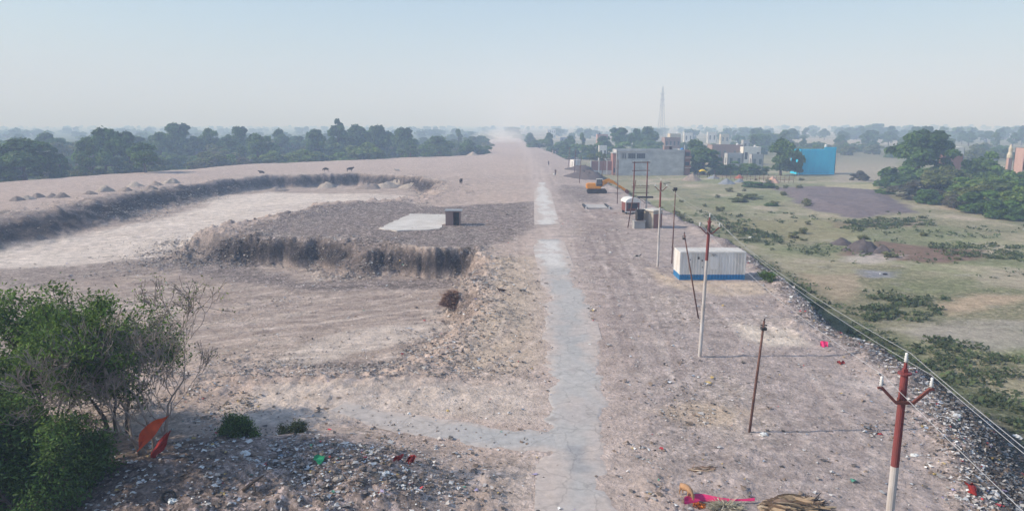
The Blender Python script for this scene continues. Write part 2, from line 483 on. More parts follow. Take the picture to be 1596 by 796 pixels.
def ground_fields(x, y):
    """base colour, rubbish amount, vegetation amount, wheel-track amount at ground points"""
    r, l, e = edge_dist(x, y)
    on = np.minimum(np.minimum(sstep(-1.2, 0.4, r), sstep(-3, 2, l)), sstep(-20, 0, e))
    big = fbm(x, y, 30, 4, 70); med = fbm(x, y, 6, 4, 71); sml = fbm(x, y, 1.4, 3, 72)
    A = lambda *c: np.array(c, float)
    def lerp(c, t, d): return c + (np.asarray(d, float) - c) * t[..., None]
    n = x.shape
    # dump plateau: warm on the left, mauve grey on the right
    side = sstep(2, 9, x + med * 2)
    c = np.broadcast_to(A(.43, .355, .31), n + (3,)).copy()
    c = lerp(c, side, A(.362, .315, .297))
    c = lerp(c, sstep(-.1, .6, big + med * .5) * .35, A(.30, .255, .235))
    c = lerp(c, sstep(.15, .7, med) * .45, A(.52, .46, .40))
    c = lerp(c, sstep(60, 230, y) * .5 * (1 - side * .4), A(.40, .34, .31))
    trash = 0.22 + 0.25 * sstep(-.1, .6, med) + .02 * side
    c = lerp(c, sstep(.1, .5, fbm(x, y, 3.5, 4, 69)) * .3, A(.50, .44, .40))
    track = np.zeros(n); veg = np.zeros(n)
    d, w = sdf_poly(x, y, PIT, PITW)
    dn = d + pit_noise(x, y)
    # pit floors
    floor = sstep(0.5, 1.4, dn / w)
    c = lerp(c, floor, A(.37, .31, .27)); c = lerp(c, floor * sstep(-.3, .5, med + big) * .6, A(.45, .385, .335))
    ra, rb = x * .80 + y * .60, -x * .60 + y * .80
    st = fbm(ra / 4.2, rb / 1.1, 1.0, 4, 64); c = lerp(c, floor * sstep(.05, .5, st) * .6, A(.53, .465, .41)); c = lerp(c, floor * sstep(.1, .55, -st) * .5, A(.25, .205, .185))
    track = np.maximum(track, floor * .65)
    # pale haul track in the far pit and patches in the near one
    pale = poly_mask(x, y, pxs(-2.1, (-60, 382), (124, 360), (207, 340), (262, 331), (322, 314), (330, 303), (420, 294), (560, 296), (640, 300), (600, 312), (505, 322), (440, 343), (320, 377), (200, 392), (90, 404), (-60, 410)), 2.5, 73, 6, 2.2)
    c = lerp(c, pale, A(.585, .53, .475)); c = lerp(c, pale * sstep(-.1, .6, med) * .45, A(.48, .42, .37))
    for pts in (((420, 560), (520, 505), (680, 478), (700, 500), (600, 530), (450, 575)), ((120, 470), (170, 478), (230, 520), (300, 545), (270, 552), (160, 500)), ((330, 640), (420, 600), (840, 590), (850, 660), (560, 655), (360, 668)), ((660, 462), (730, 466), (700, 476), (650, 474))):
        pm = poly_mask(x, y, pxs(-1.6 if pts[0][1] < 600 else 0, *pts), 1.0, 74, 3, 1.2)
        c = lerp(c, pm * .6, A(.54, .485, .43)); trash = trash * (1 - .5 * pm)
    trash = np.where(pale > .5, .12, trash)
    # dark sifted rubbish: the spur between the cuts and the strips on the floor
    drk = poly_mask(x, y, pxs(-.4, (310, 384), (430, 345), (510, 322), (620, 318), (690, 326), (840, 318), (850, 360), (790, 378), (760, 398), (640, 392), (560, 385), (500, 376), (400, 378), (345, 400)), 1.6, 75, 5, 2.6)
    drk2 = poly_mask(x, y, pxs(-2.2, (240, 402), (350, 392), (480, 428), (700, 424), (730, 432), (690, 440), (480, 440), (370, 430)), 1.2, 76, 4, 1.6)
    drk3 = poly_mask(x, y, pxs(-1.2, (345, 560), (480, 545), (600, 545), (690, 520), (730, 490), (725, 520), (640, 560), (540, 585), (400, 585)), .9, 77, 3, 2.0)
    drk4 = poly_mask(x, y, pxs(0, (860, 285), (935, 292), (950, 316), (890, 318), (860, 300)), 3, 78, 8, 4)
    drk5 = poly_mask(x, y, pxs(-2.0, (-60, 410), (150, 398), (330, 385), (300, 408), (120, 425), (-60, 440)), 1.4, 79, 5, 2.4)
    D = np.maximum.reduce([drk, drk2 * .95, drk3 * .8, drk4 * .75, drk5 * .55])
    c = lerp(c, D * .8, A(.235, .208, .197)); trash = np.maximum(trash, D); track = track * (1 - D)
    c = lerp(c, D * sstep(.1, .7, med) * .4, A(.30, .27, .25))
    # faces of the cuts
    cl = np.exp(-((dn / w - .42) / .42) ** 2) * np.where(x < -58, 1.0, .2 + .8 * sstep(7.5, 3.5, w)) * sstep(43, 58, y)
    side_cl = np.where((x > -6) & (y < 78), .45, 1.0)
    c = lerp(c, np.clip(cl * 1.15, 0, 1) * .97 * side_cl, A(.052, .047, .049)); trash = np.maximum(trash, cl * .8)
    # spoil along the lips
    lip = np.exp(-((dn / w + .5) / .5) ** 2) * (w < 4.2)
    c = lerp(c, lip * .3, A(.50, .44, .39))
    # tan smooth strip beside the near cut, yellowish patches on the right
    tan = poly_mask(x, y, pxs(0, (768, 400), (840, 400), (850, 470), (840, 560), (720, 590), (690, 560), (750, 510), (775, 460)), 1.2, 80, 4, 1.5)
    c = lerp(c, tan * .7, A(.475, .395, .305)); trash = trash * (1 - .5 * tan)
    for pts, col, k in ((((1000, 640), (1080, 632), (1180, 640), (1150, 672), (1060, 668)), (.46, .36, .245), .5), (((1150, 505), (1230, 515), (1258, 540), (1200, 545), (1160, 530)), (.60, .54, .46), .8),
                        (((1010, 420), (1060, 436), (1180, 440), (1230, 458), (1120, 462), (1030, 445)), (.50, .42, .33), .75), (((1240, 585), (1400, 595), (1420, 625), (1330, 610)), (.46, .42, .40), .6)):
        pm = poly_mask(x, y, pxs(0, *pts), .7, 81, 2.5, 1.0)
        c = lerp(c, pm * k, col); trash = trash * (1 - .5 * pm)
    # dusty margins of the road
    rx = np.interp(y, RC_Y, RC_X)
    dust = np.exp(-((x - rx) / 2.6) ** 2) * sstep(12, 30, y)
    c = lerp(c, dust * .55, A(.47, .41, .38)); trash = trash * (1 - .6 * dust)
    ruts = poly_mask(x, y, pxs(0, (905, 325), (950, 325), (975, 470), (985, 700), (930, 560), (925, 420), (910, 370)), 1.5, 82, 3, 1.5)
    track = np.maximum(track, ruts * .7); c = lerp(c, ruts * .35, A(.29, .235, .22))
    # pairs of tyre ruts
    ok = sstep(-.35, .2, fbm(x, y, 9, 3, 160))
    for ln in RUTS:
        dd = line_dist(x, y, ln); wv = .17 + .0016 * y
        for off in ((0,) if len(ln) > 5 else (0, 2.6)):
            s_ = np.exp(-((np.abs(dd - off * 0) - .95 - off) / wv) ** 2) * ok
            c = lerp(c, s_ * .38, A(.27, .225, .21)); c = lerp(c, np.exp(-((np.abs(dd) - 1.35 - off) / (wv * .8)) ** 2) * ok * .3, A(.56, .50, .46))
    # heap of dumped soil in front
    q = ((x + 9.6) / 7.2) ** 2 + ((y - 25.0) / 4.9) ** 2
    hp = sstep(1.25, .6, q + sml * .25)
    c = lerp(c, hp * .75, A(.275, .232, .215)); trash = np.maximum(trash, hp * .85)
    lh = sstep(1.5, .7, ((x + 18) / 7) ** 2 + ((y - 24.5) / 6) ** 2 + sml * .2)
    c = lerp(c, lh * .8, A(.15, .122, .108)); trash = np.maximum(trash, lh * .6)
    # rubbish along the right rim and down its bank
    rim = np.exp(-((r - .6) / 1.3) ** 2) * sstep(150, 80, y)
    c = lerp(c, rim * .55, A(.30, .27, .26)); trash = np.maximum(trash, rim)
    # ---- the low field
    f = np.broadcast_to(A(.335, .30, .18), n + (3,)).copy()
    f = lerp(f, sstep(-.15, .5, med * .6 + big) * .75, A(.245, .265, .125))
    f = lerp(f, sstep(.15, .65, fbm(x, y, 9, 4, 90)) * .8, A(.46, .385, .27))
    f = lerp(f, sstep(.25, .7, fbm(x, y, 5, 4, 91) + fbm(x, y, 1.2, 2, 92) * .4) * .6, A(.15, .18, .085))
    f = lerp(f, sstep(.25, .6, fbm(x, y, 1.5, 3, 93)) * .35, A(.44, .40, .33))
    fv = sstep(.4, -.3, fbm(x, y, 9, 4, 90)) * .8
    for pts, col, k in ((((1370, 376), (1440, 384), (1530, 392), (1530, 408), (1440, 410), (1370, 402), (1300, 398)), (.19, .095, .08), .75),
                        (((1305, 400), (1370, 392), (1420, 398), (1360, 410), (1310, 408)), (.50, .44, .36), .7),
                        (((1240, 425), (1330, 428), (1350, 455), (1300, 470), (1250, 462)), (.40, .31, .20), .75),
                        (((1460, 475), (1540, 458), (1596, 462), (1560, 475), (1480, 488)), (.47, .35, .22), .8),
                        (((1420, 500), (1500, 500), (1700, 500), (1700, 545), (1560, 545), (1440, 530)), (.38, .34, .27), .7),
                        (((1500, 425), (1640, 420), (1640, 450), (1520, 445)), (.40, .34, .24), .6),
                        (((1350, 422), (1395, 424), (1390, 432), (1355, 431)), (.27, .27, .29), .8),
                        (((1120, 345), (1250, 340), (1330, 350), (1330, 372), (1200, 376)), (.245, .225, .105), .7),
                        (((1200, 292), (1290, 290), (1370, 296), (1430, 332), (1330, 340), (1250, 322)), (.185, .15, .145), .95),
                        (((1285, 288), (1380, 286), (1380, 297), (1290, 294)), (.42, .38, .22), .9),
                        (((1300, 240), (1395, 240), (1400, 284), (1300, 284)), (.36, .315, .235), .8),
                        (((1290, 345), (1450, 345), (1440, 356), (1300, 354)), (.24, .14, .105), .4)):
        pm = poly_mask(x, y, pxs(ZF, *pts), 1.2, 94, 4, 2.0)
        f = lerp(f, pm * k, col); fv = fv * (1 - k * pm)
    bankside = np.exp(-((r + bank_width(y) + 1.4) / 2.2) ** 2) * sstep(20, 30, y) * sstep(330, 150, y)
    f = lerp(f, bankside * .7, A(.12, .145, .07)); fv = np.maximum(fv, bankside)
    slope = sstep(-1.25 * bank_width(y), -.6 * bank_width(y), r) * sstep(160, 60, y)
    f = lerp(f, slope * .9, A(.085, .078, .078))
    # far plain with strips of stubble and tilled land
    fy = sstep(260, 420, y)
    strips = sstep(-.1, .35, vnoise(x / 160, y / 60, 96) + fbm(x, y, 60, 3, 97) * .5)
    f = lerp(f, fy * .7, A(.17, .17, .095)); f = lerp(f, fy * strips * .8, A(.44, .37, .27))
    lf = sstep(0, -60, x) * sstep(1, -4, l)
    f = lerp(f, lf, A(.09, .12, .05))
    ft = .22 + .3 * sstep(.1, .6, fbm(x, y, 3, 3, 98)) + .75 * slope
    c = c * A(1.185, 1.125, 1.095)
    f = f * A(1.12, 1.11, 1.22)
    c = f + (c - f) * on[..., None]
    trash = ft + (trash - ft) * on; veg = fv * (1 - on); track = track * on
    return np.clip(c, .02, .8), np.clip(trash, 0, 1), veg, track




def ground_material():
    m = bpy.data.materials.new('ground'); m.use_nodes = True
    nt = m.node_tree; nt.nodes.clear(); N = nt.nodes.new; L = nt.links.new
    out = N('ShaderNodeOutputMaterial'); b = N('ShaderNodeBsdfPrincipled')
    b.inputs['Roughness'].default_value = .95; b.inputs['Specular IOR Level'].default_value = .1
    tc = N('ShaderNodeTexCoord'); pos = tc.outputs['Object']
    def attr(n, col=False):
        a = N('ShaderNodeAttribute'); a.attribute_name = n; return a.outputs['Color' if col else 'Fac']
    def noise(scale, detail, rough=.6, vec=pos, dist=0.0):
        t = N('ShaderNodeTexNoise'); t.inputs['Scale'].default_value = scale; t.inputs['Detail'].default_value = detail
        t.inputs['Roughness'].default_value = rough; t.inputs['Distortion'].default_value = dist; L(vec, t.inputs['Vector']); return t.outputs['Fac']
    def rng(v, a, bb, c, d):
        t = N('ShaderNodeMapRange'); L(v, t.inputs['Value'])
        for k, q in zip(('From Min', 'From Max', 'To Min', 'To Max'), (a, bb, c, d)): t.inputs[k].default_value = q
        return t.outputs['Result']
    def math_(op, a, bb):
        t = N('ShaderNodeMath'); t.operation = op
        for i, q in enumerate((a, bb)):
            if isinstance(q, (int, float)): t.inputs[i].default_value = q
            else: L(q, t.inputs[i])
        return t.outputs[0]
    def mix(f, a, bb, mode='MIX'):
        t = N('ShaderNodeMix'); t.data_type = 'RGBA'; t.blend_type = mode
        for i, q in ((0, f), (6, a), (7, bb)):
            if isinstance(q, (int, float)): t.inputs[i].default_value = q
            elif isinstance(q, tuple): t.inputs[i].default_value = (*q, 1)
            else: L(q, t.inputs[i])
        return t.outputs[2]
    col = attr('tone', True); trash = attr('trash'); veg = attr('veg'); track = attr('track')
    n1 = noise(.7, 9, .68); n2 = noise(4.5, 6, .65)
    c = mix(1.0, col, rng(n1, .3, .7, .72, 1.28), 'MULTIPLY')
    c = mix(1.0, c, rng(n2, .3, .7, .80, 1.20), 'MULTIPLY')
    # wheel marks: noise drawn out along the direction of driving
    mp = N('ShaderNodeMapping'); mp.inputs['Rotation'].default_value = (0, 0, R(-58)); mp.inputs['Scale'].default_value = (.2, 1.1, 1)
    L(pos, mp.inputs['Vector'])
    tr = noise(1.0, 5, .6, mp.outputs['Vector'], .8)
    c = mix(track, c, mix(1.0, c, rng(tr, .35, .65, .76, 1.15), 'MULTIPLY'))
    # bits of rubbish at three sizes
    hgt = None
    for sc, amt, lo, hi in ((2.2, .75, .50, 1.55), (5.5, .9, .38, 1.9), (13, .8, .5, 1.6)):
        v = N('ShaderNodeTexVoronoi'); v.inputs['Scale'].default_value = sc; L(pos, v.inputs['Vector'])
        sp = N('ShaderNodeSeparateColor'); L(v.outputs['Color'], sp.inputs[0])
        cr = N('ShaderNodeValToRGB'); L(sp.outputs[0], cr.inputs[0])
        el = cr.color_ramp.elements
        el[0].position = 0; el[0].color = (lo, lo, lo, 1); el[1].position = 1; el[1].color = (hi, hi, hi * 1.03, 1)
        e = el.new(.22); e.color = (.82, .82, .82, 1); e = el.new(.8); e.color = (1.06, 1.05, 1.05, 1)
        c = mix(math_('MULTIPLY', trash, amt), c, mix(1.0, c, cr.outputs[0], 'MULTIPLY'))
        hgt = sp.outputs[0] if hgt is None else math_('ADD', hgt, sp.outputs[0])
    # clumps of low plants
    vg = noise(1.6, 8, .75); vk = math_('MULTIPLY', veg, rng(vg, .45, .60, 0, 1))
    c = mix(math_('MULTIPLY', vk, .75), c, mix(noise(3, 3), (.075, .11, .045), (.19, .22, .10)))
    L(c, b.inputs['Base Color'])
    bp = N('ShaderNodeBump'); bp.inputs['Strength'].default_value = .9; bp.inputs['Distance'].default_value = .16
    hh = math_('ADD', math_('MULTIPLY', n2, .8), math_('MULTIPLY', math_('MULTIPLY', hgt, trash), .42))
    hh = math_('ADD', hh, math_('MULTIPLY', vk, .8)); hh = math_('ADD', hh, math_('MULTIPLY', math_('MULTIPLY', tr, track), .9))
    L(hh, bp.inputs['Height']); L(bp.outputs['Normal'], b.inputs['Normal'])
    L(b.outputs[0], out.inputs['Surface'])
    return m


def make_ground():
    ys = [4.0]
    while ys[-1] < 22: ys.append(ys[-1] + .16)
    while ys[-1] < 900: ys.append(ys[-1] * 1.0042)
    while ys[-1] < 14000: ys.append(ys[-1] * 1.06)
    ys = np.array(ys)
    t = np.linspace(-1, 1, 760); sl = t * .80 + np.sign(t) * np.abs(t) ** 9 * .7
    S, Y = np.meshgrid(sl, ys); XX = S * (Y + 4)
    ny, nx = XX.shape
    x, y = XX.ravel(), Y.ravel()
    z = height(x, y)
    c, tr, vg, tk = ground_fields(x, y)
    idx = np.arange(ny * nx).reshape(ny, nx)
    F = np.stack([idx[:-1, :-1].ravel(), idx[:-1, 1:].ravel(), idx[1:, 1:].ravel(), idx[1:, :-1].ravel()], 1)
    o = np_mesh('ground', np.stack([x, y, z], 1), F, ground_material(), tone=c, attrs={'trash': tr, 'veg': vg, 'track': tk}, smooth=True)
    tag(o, 'trampled earth of the dump with dug cuts, and the low grassy field beside it', kind='structure')
    return o


make_ground()


# ------------------------------------------------------------------ road, branch and concrete pad
def road_material(name, c0, c1, c2):
    m = mat(name, c0, .85, .1, .5, detail=8)
    nt = m.node_tree; N = nt.nodes.new; L = nt.links.new
    b = next(n for n in nt.nodes if n.type == 'BSDF_PRINCIPLED')
    src = b.inputs['Base Color'].links[0].from_socket
    tc = next(n for n in nt.nodes if n.type == 'TEX_COORD')
    a = N('ShaderNodeAttribute'); a.attribute_name = 'tone'
    mx = N('ShaderNodeMix'); mx.data_type = 'RGBA'; mx.blend_type = 'MULTIPLY'; mx.inputs[0].default_value = 1
    nz = N('ShaderNodeTexNoise'); nz.inputs['Scale'].default_value = 2.2; nz.inputs['Detail'].default_value = 12; nz.inputs['Roughness'].default_value = .78
    L(tc.outputs['Object'], nz.inputs['Vector'])
    mr = N('ShaderNodeMapRange'); mr.inputs['From Min'].default_value = .3; mr.inputs['From Max'].default_value = .7
    mr.inputs['To Min'].default_value = .74; mr.inputs['To Max'].default_value = 1.2
    L(nz.outputs['Fac'], mr.inputs['Value']); L(a.outputs['Color'], mx.inputs[6]); L(mr.outputs['Result'], mx.inputs[7])
    v = N('ShaderNodeTexVoronoi'); v.feature = 'DISTANCE_TO_EDGE'; v.inputs['Scale'].default_value = .55
    wn = N('ShaderNodeTexNoise'); wn.inputs['Scale'].default_value = 1.3; wn.inputs['Detail'].default_value = 6; L(tc.outputs['Object'], wn.inputs['Vector'])
    wm = N('ShaderNodeMix'); wm.data_type = 'RGBA'; wm.blend_type = 'LINEAR_LIGHT'; wm.inputs[0].default_value = .5
    L(tc.outputs['Object'], wm.inputs[6]); L(wn.outputs['Color'], wm.inputs[7]); L(wm.outputs[2], v.inputs['Vector'])
    cr = N('ShaderNodeMapRange'); cr.inputs['From Min'].default_value = .0; cr.inputs['From Max'].default_value = .035; cr.inputs['To Min'].default_value = .72; cr.inputs['To Max'].default_value = 1
    L(v.outputs['Distance'], cr.inputs['Value'])
    m3 = N('ShaderNodeMix'); m3.data_type = 'RGBA'; m3.blend_type = 'MULTIPLY'; m3.inputs[0].default_value = .8
    L(mx.outputs[2], m3.inputs[6]); L(cr.outputs['Result'], m3.inputs[7])
    L(m3.outputs[2], b.inputs['Base Color'])
    bp = N('ShaderNodeBump'); bp.inputs['Strength'].default_value = .5; bp.inputs['Distance'].default_value = .03
    L(nz.outputs['Fac'], bp.inputs['Height']); L(bp.outputs['Normal'], b.inputs['Normal'])
    return m


def strip(name, line, halfw, colour_fn, cut_fn, lift, label, ds=.13, nt_=44):
    """a worn paved strip draped over the ground along a centre line"""
    pts = np.array(line); seg = np.hypot(*np.diff(pts, axis=0).T); s = np.concatenate([[0], np.cumsum(seg)])
    ss = np.arange(0, s[-1], ds)
    cx = np.interp(ss, s, pts[:, 0]); cy = np.interp(ss, s, pts[:, 1])
    k = np.ones(9) / 9
    cx[4:-4] = np.convolve(cx, k, 'valid'); cy[4:-4] = np.convolve(cy, k, 'valid')
    tx, ty = np.gradient(cx), np.gradient(cy); ln = np.hypot(tx, ty); tx /= ln; ty /= ln
    tt = np.linspace(-1, 1, nt_)
    hw = np.interp(ss, s, halfw) if hasattr(halfw, '__len__') else np.full(len(ss), halfw)
    x = (cx[:, None] + ty[:, None] * tt * hw[:, None]); y = (cy[:, None] - tx[:, None] * tt * hw[:, None])
    xs, yy = x.ravel(), y.ravel()
    T = np.broadcast_to(tt, x.shape).ravel(); S = np.repeat(ss, nt_)
    # the worn edges sink under the dust that has drifted over them
    wear = np.abs(T) * .95 + fbm(xs, yy, 3.0, 5, 151, .62) * .75 + .35 * np.maximum(0, fbm(xs, yy, 1.2, 4, 152) - .1) - (.32 * (sstep(67, 70, yy) * sstep(87, 84, yy) + sstep(99, 101, yy) * sstep(165, 150, yy)) if name == 'road' else 0)
    z = height(xs, yy) + lift - (lift + .04) * sstep(.62, 1.02, wear)
    c = colour_fn(xs, yy, S, T)
    keep = cut_fn(xs, yy, S, T).reshape(x.shape)
    ny, nx = x.shape; idx = np.arange(ny * nx).reshape(ny, nx)
    F = np.stack([idx[:-1, :-1].ravel(), idx[:-1, 1:].ravel(), idx[1:, 1:].ravel(), idx[1:, :-1].ravel()], 1)
    kf = (keep[:-1, :-1] & keep[:-1, 1:] & keep[1:, 1:] & keep[1:, :-1]).ravel()
    o = np_mesh(name, np.stack([xs, yy, z], 1), F[kf], road_material(name, (.4, .4, .4), 0, 0), tone=c, smooth=True)
    return tag(o, label, kind='structure')


def road_col(x, y, s, t):
    A = lambda *c: np.array(c, float)
    c = np.broadcast_to(A(.47, .445, .425), x.shape + (3,)).copy()
    c = c + (A(.385, .375, .37) - c) * (sstep(-.3, .4, fbm(x, y, 5, 4, 99)) * sstep(66, 60, y) * .8)[..., None]
    def lerp(c, k, d): return c + (np.asarray(d, float) - c) * k[..., None]
    c = lerp(c, sstep(-.1, .6, fbm(x, y, 4, 4, 101)) * .6, A(.50, .46, .43))
    pale = sstep(68, 71, y) * sstep(87, 84, y) + sstep(99, 101, y)
    c = lerp(c, np.clip(pale, 0, 1) * .9, A(.68, .64, .60))
    p2 = np.exp(-(((x - 3.6) / 1.5) ** 2 + ((y - 33.4) / 1.8) ** 2) ** 2)
    c = lerp(c, p2 * .9, A(.47, .42, .395))
    p3 = sstep(1.1, .9, (((x - 3.0) / .75) ** 4 + ((y - 28.4) / 1.3) ** 4) ** .25 + fbm(x, y, .6, 3, 103) * .12)
    c = lerp(c, p3 * .75, A(.335, .33, .335))
    dust = sstep(.25, .85, np.abs(t) + fbm(x, y, 2.6, 5, 104) * .75)
    c = lerp(c, dust * .97, A(.545, .46, .41))
    c = lerp(c, (np.exp(-((t - .45) / .14) ** 2) + np.exp(-((t + .4) / .14) ** 2)) * .18, A(.5, .47, .45))
    c = lerp(c, sstep(.05, .4, fbm(x, y, 2.6, 5, 109)) * .65, A(.535, .465, .425))
    gap = sstep(86, 88, y) * sstep(101, 99, y)
    c = lerp(c, gap * .85, A(.42, .36, .33))
    return c


strip('road', RC, [1.75, 1.75, 1.8, 1.95, 2.1, 2.1, 1.9, 2.05, 1.9, 1.9, 1.0], road_col,
      lambda x, y, s, t: (np.abs(t) < 1.0) & ~((y > 87.5 + 2 * fbm(x, y, 3, 3, 107)) & (y < 99 + 2 * fbm(x, y, 3, 3, 108))), .028,
      'worn narrow concrete road running up the middle of the dump')


def branch_col(x, y, s, t):
    A = lambda *c: np.array(c, float)
    c = np.broadcast_to(A(.455, .435, .42), x.shape + (3,)).copy()
    k = sstep(.3, 1.0, np.abs(t) + fbm(x, y, 2, 4, 111) * .6) * .9 + sstep(3.5, 8.5, s + fbm(x, y, 2, 3, 112) * 1.5) * .6
    return c + (A(.54, .46, .41) - c) * np.clip(k, 0, 1)[..., None]


strip('path', [(2.2, 30.0), (-.5, 30.6), (-3, 31.3), (-6, 32.4), (-9, 34)], [1.5, 1.5, 1.35, 1.1, .7], branch_col,
      lambda x, y, s, t: np.abs(t) < 1.0, .022, 'pale worn side path leaving the road to the left')

pad = pxs(-.1, (592, 357), (640, 335), (700, 336), (715, 345), (690, 352), (686, 358), (664, 360), (652, 361), (630, 361), (616, 362))
_cx = sum(p[0] for p in pad) / len(pad); _cy = sum(p[1] for p in pad) / len(pad)
m_ = MB(); zt = sum(H(x, y) for x, y in pad) / len(pad) + .1
zt = max(zt, max(H(_cx + (x - _cx) * k, _cy + (y - _cy) * k) for x, y in pad for k in (0, .3, .6, .85)) + .03) if False else zt
_pd = []
for i in range(len(pad)):
    (ax, ay), (bx_, by_) = pad[i], pad[(i + 1) % len(pad)]
    nn = max(1, int(math.hypot(bx_ - ax, by_ - ay) / .35))
    for j in range(nn):
        t_ = j / nn; xx, yy_ = ax + (bx_ - ax) * t_, ay + (by_ - ay) * t_
        _pd.append((xx + .45 * float(fbm(np.array([xx]), np.array([yy_]), 1.2, 3, 140)[0]), yy_ + .5 * float(fbm(np.array([xx]), np.array([yy_]), 1.2, 3, 141)[0])))
pad = _pd
n_ = len(pad)
m_.poly([(x, y, zt) for x, y in pad][::-1])
for i in range(n_):
    a, b = pad[i], pad[(i + 1) % n_]
    m_.poly([(a[0], a[1], zt), (b[0], b[1], zt), (b[0], b[1], zt - 1.6), (a[0], a[1], zt - 1.6)][::-1])
PADZ = zt
tag(m_.build('concrete_pad', mat('pad', (.50, .46, .42), .9, 0, .35, color2=(.68, .64, .60), detail=10)), 'pale flat concrete slab laid on the rubbish beside the brick kiosk', kind='structure')


# ------------------------------------------------------------------ litter: nobody could count it
def scraps(name, pts, size, pal, wts, label, flat=.55):
    n = len(pts); x, y = pts[:, 0], pts[:, 1]
    z = height(x, y)
    s = size * np.minimum(RNG.lognormal(0, .5, n), 3.2) * (1 + y / 160)
    asp = RNG.uniform(.35, 1, n); ang = RNG.uniform(0, 2 * np.pi, n)
    tx, ty = RNG.normal(0, flat, n), RNG.normal(0, flat, n)
    ca, sa = np.cos(ang), np.sin(ang)
    # each scrap: a crumpled pair of quads (6 points)
    loc = np.array([[-1, -1, 0], [0, -1.05, 1], [1, -.8, 0], [1, 1, .1], [0, .9, .9], [-1, .85, 0]], float)
    V = np.zeros((n, 6, 3))
    for k in range(6):
        lx = (loc[k, 0] + RNG.normal(0, .22, n)) * s * .5; ly = (loc[k, 1] + RNG.normal(0, .22, n)) * s * .5 * asp
        V[:, k, 0] = x + lx * ca - ly * sa; V[:, k, 1] = y + lx * sa + ly * ca
        V[:, k, 2] = z + .015 + loc[k, 2] * s * RNG.uniform(.05, .45, n) + np.abs(lx * tx + ly * ty) * .6
    b = np.arange(n)[:, None] * 6
    F = np.concatenate([b + np.array([0, 1, 4, 5]), b + np.array([1, 2, 3, 4])])
    pal = np.array(pal); ci = RNG.choice(len(pal), n, p=np.array(wts) / sum(wts))
    c = pal[ci] * RNG.uniform(.75, 1.2, (n, 1))
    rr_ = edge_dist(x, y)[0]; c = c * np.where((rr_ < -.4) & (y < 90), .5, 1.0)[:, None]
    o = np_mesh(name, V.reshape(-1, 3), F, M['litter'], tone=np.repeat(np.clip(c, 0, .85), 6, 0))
    return tag(o, label, kind='stuff')


PALT = [(.62, .60, .58), (.45, .42, .40), (.16, .14, .13), (.10, .09, .085), (.24, .18, .14), (.30, .36, .45), (.50, .06, .07), (.55, .40, .16), (.10, .30, .22), (.35, .30, .45), (.75, .75, .74)]


def scatter(n, weight, xr, yr):
    out = []
    tot = 0
    while tot < n:
        y = yr[0] * (yr[1] / yr[0]) ** RNG.random(60000); x = RNG.uniform(-.85, .85, 60000) * (y + 3)
        ok = (x > xr[0]) & (x < xr[1])
        x, y = x[ok], y[ok]
        w = weight(x, y); k = RNG.random(len(x)) < w
        out.append(np.stack([x[k], y[k]], 1)); tot += k.sum()
        if len(out) > 60: break
    return np.concatenate(out)[:n]


def off_road(x, y):
    d = np.abs(x - np.interp(y, RC_Y, RC_X))
    return .12 + .88 * sstep(.9, 2.4, d)


def w_general(x, y):
    r, l, e = edge_dist(x, y)
    return (r > -1) * off_road(x, y) * (.05 + .5 * sstep(.15, .7, fbm(x, y, 4, 4, 121)) ** 2)


def w_dense(x, y):
    r, l, e = edge_dist(x, y)
    q = ((x + 8.6) / 7.0) ** 2 + ((y - 25.2) / 4.9) ** 2
    q2 = ((x + 5.8) / 3.3) ** 2 + ((y - 26.0) / 2.3) ** 2
    dp, wp = sdf_poly(x, y, PIT, PITW); t = np.exp(-((dp / wp - .3) / .6) ** 2) * (wp < 5)
    return np.clip(.16 * np.exp(-q * q) * (.35 + sstep(-.1, .5, fbm(x, y, 1.6, 3, 122))) + .38 * np.exp(-q2 * q2) * (.3 + sstep(-.1, .3, fbm(x, y, 1.1, 3, 124))) + .9 * np.exp(-((r + .8) / 1.7) ** 2) * (y < 75) * .8 + .10 * (r < 0) * sstep(-1.05 * bank_width(y), -.5 * bank_width(y), r) * (y < 62) * (.25 + sstep(-.1, .4, fbm(x, y, 2.4, 3, 123))) + t * .16 * (y > 40), 0, 1)


scraps('litter', scatter(12000, w_general, (-60, 26), (17, 120)), .07, PALT, [1.6, 4, 2.2, 1.6, 5, .35, .12, .25, .05, .1, .6], 'scraps of paper, plastic and clods scattered over the trampled dump')
scraps('rubbish', scatter(30000, w_dense, (-45, 30), (17, 100)), .07, PALT, [3.2, 5.5, 4.5, 4, 6, .5, .14, .3, .08, .12, 1.2], 'dense mixed rubbish on the heaps, in the cuts and along the rim')

def w_cliff(x, y):
    dp, wp = sdf_poly(x, y, PIT, PITW); dp = dp + pit_noise(x, y)
    return np.clip(.75 * np.exp(-((dp / wp - .75) / .55) ** 2) * (wp < 8) * (.22 + .78 * sstep(56, 72, y)) * (y > 40) * (.25 + .75 * sstep(-.2, .25, fbm(x, y, 2.5, 3, 170))) + .08 * np.exp(-((dp / wp + .3) / .6) ** 2), 0, 1)


scraps('rubble', scatter(34000, w_cliff, (-90, 5), (38, 205)), .075, [(.34, .29, .26), (.44, .38, .33), (.24, .20, .185), (.16, .14, .13), (.56, .52, .48), (.36, .35, .36)], [4, 3, 4, 3, 1.4, 1], 'broken clods and rubbish fallen along the faces of the cuts')

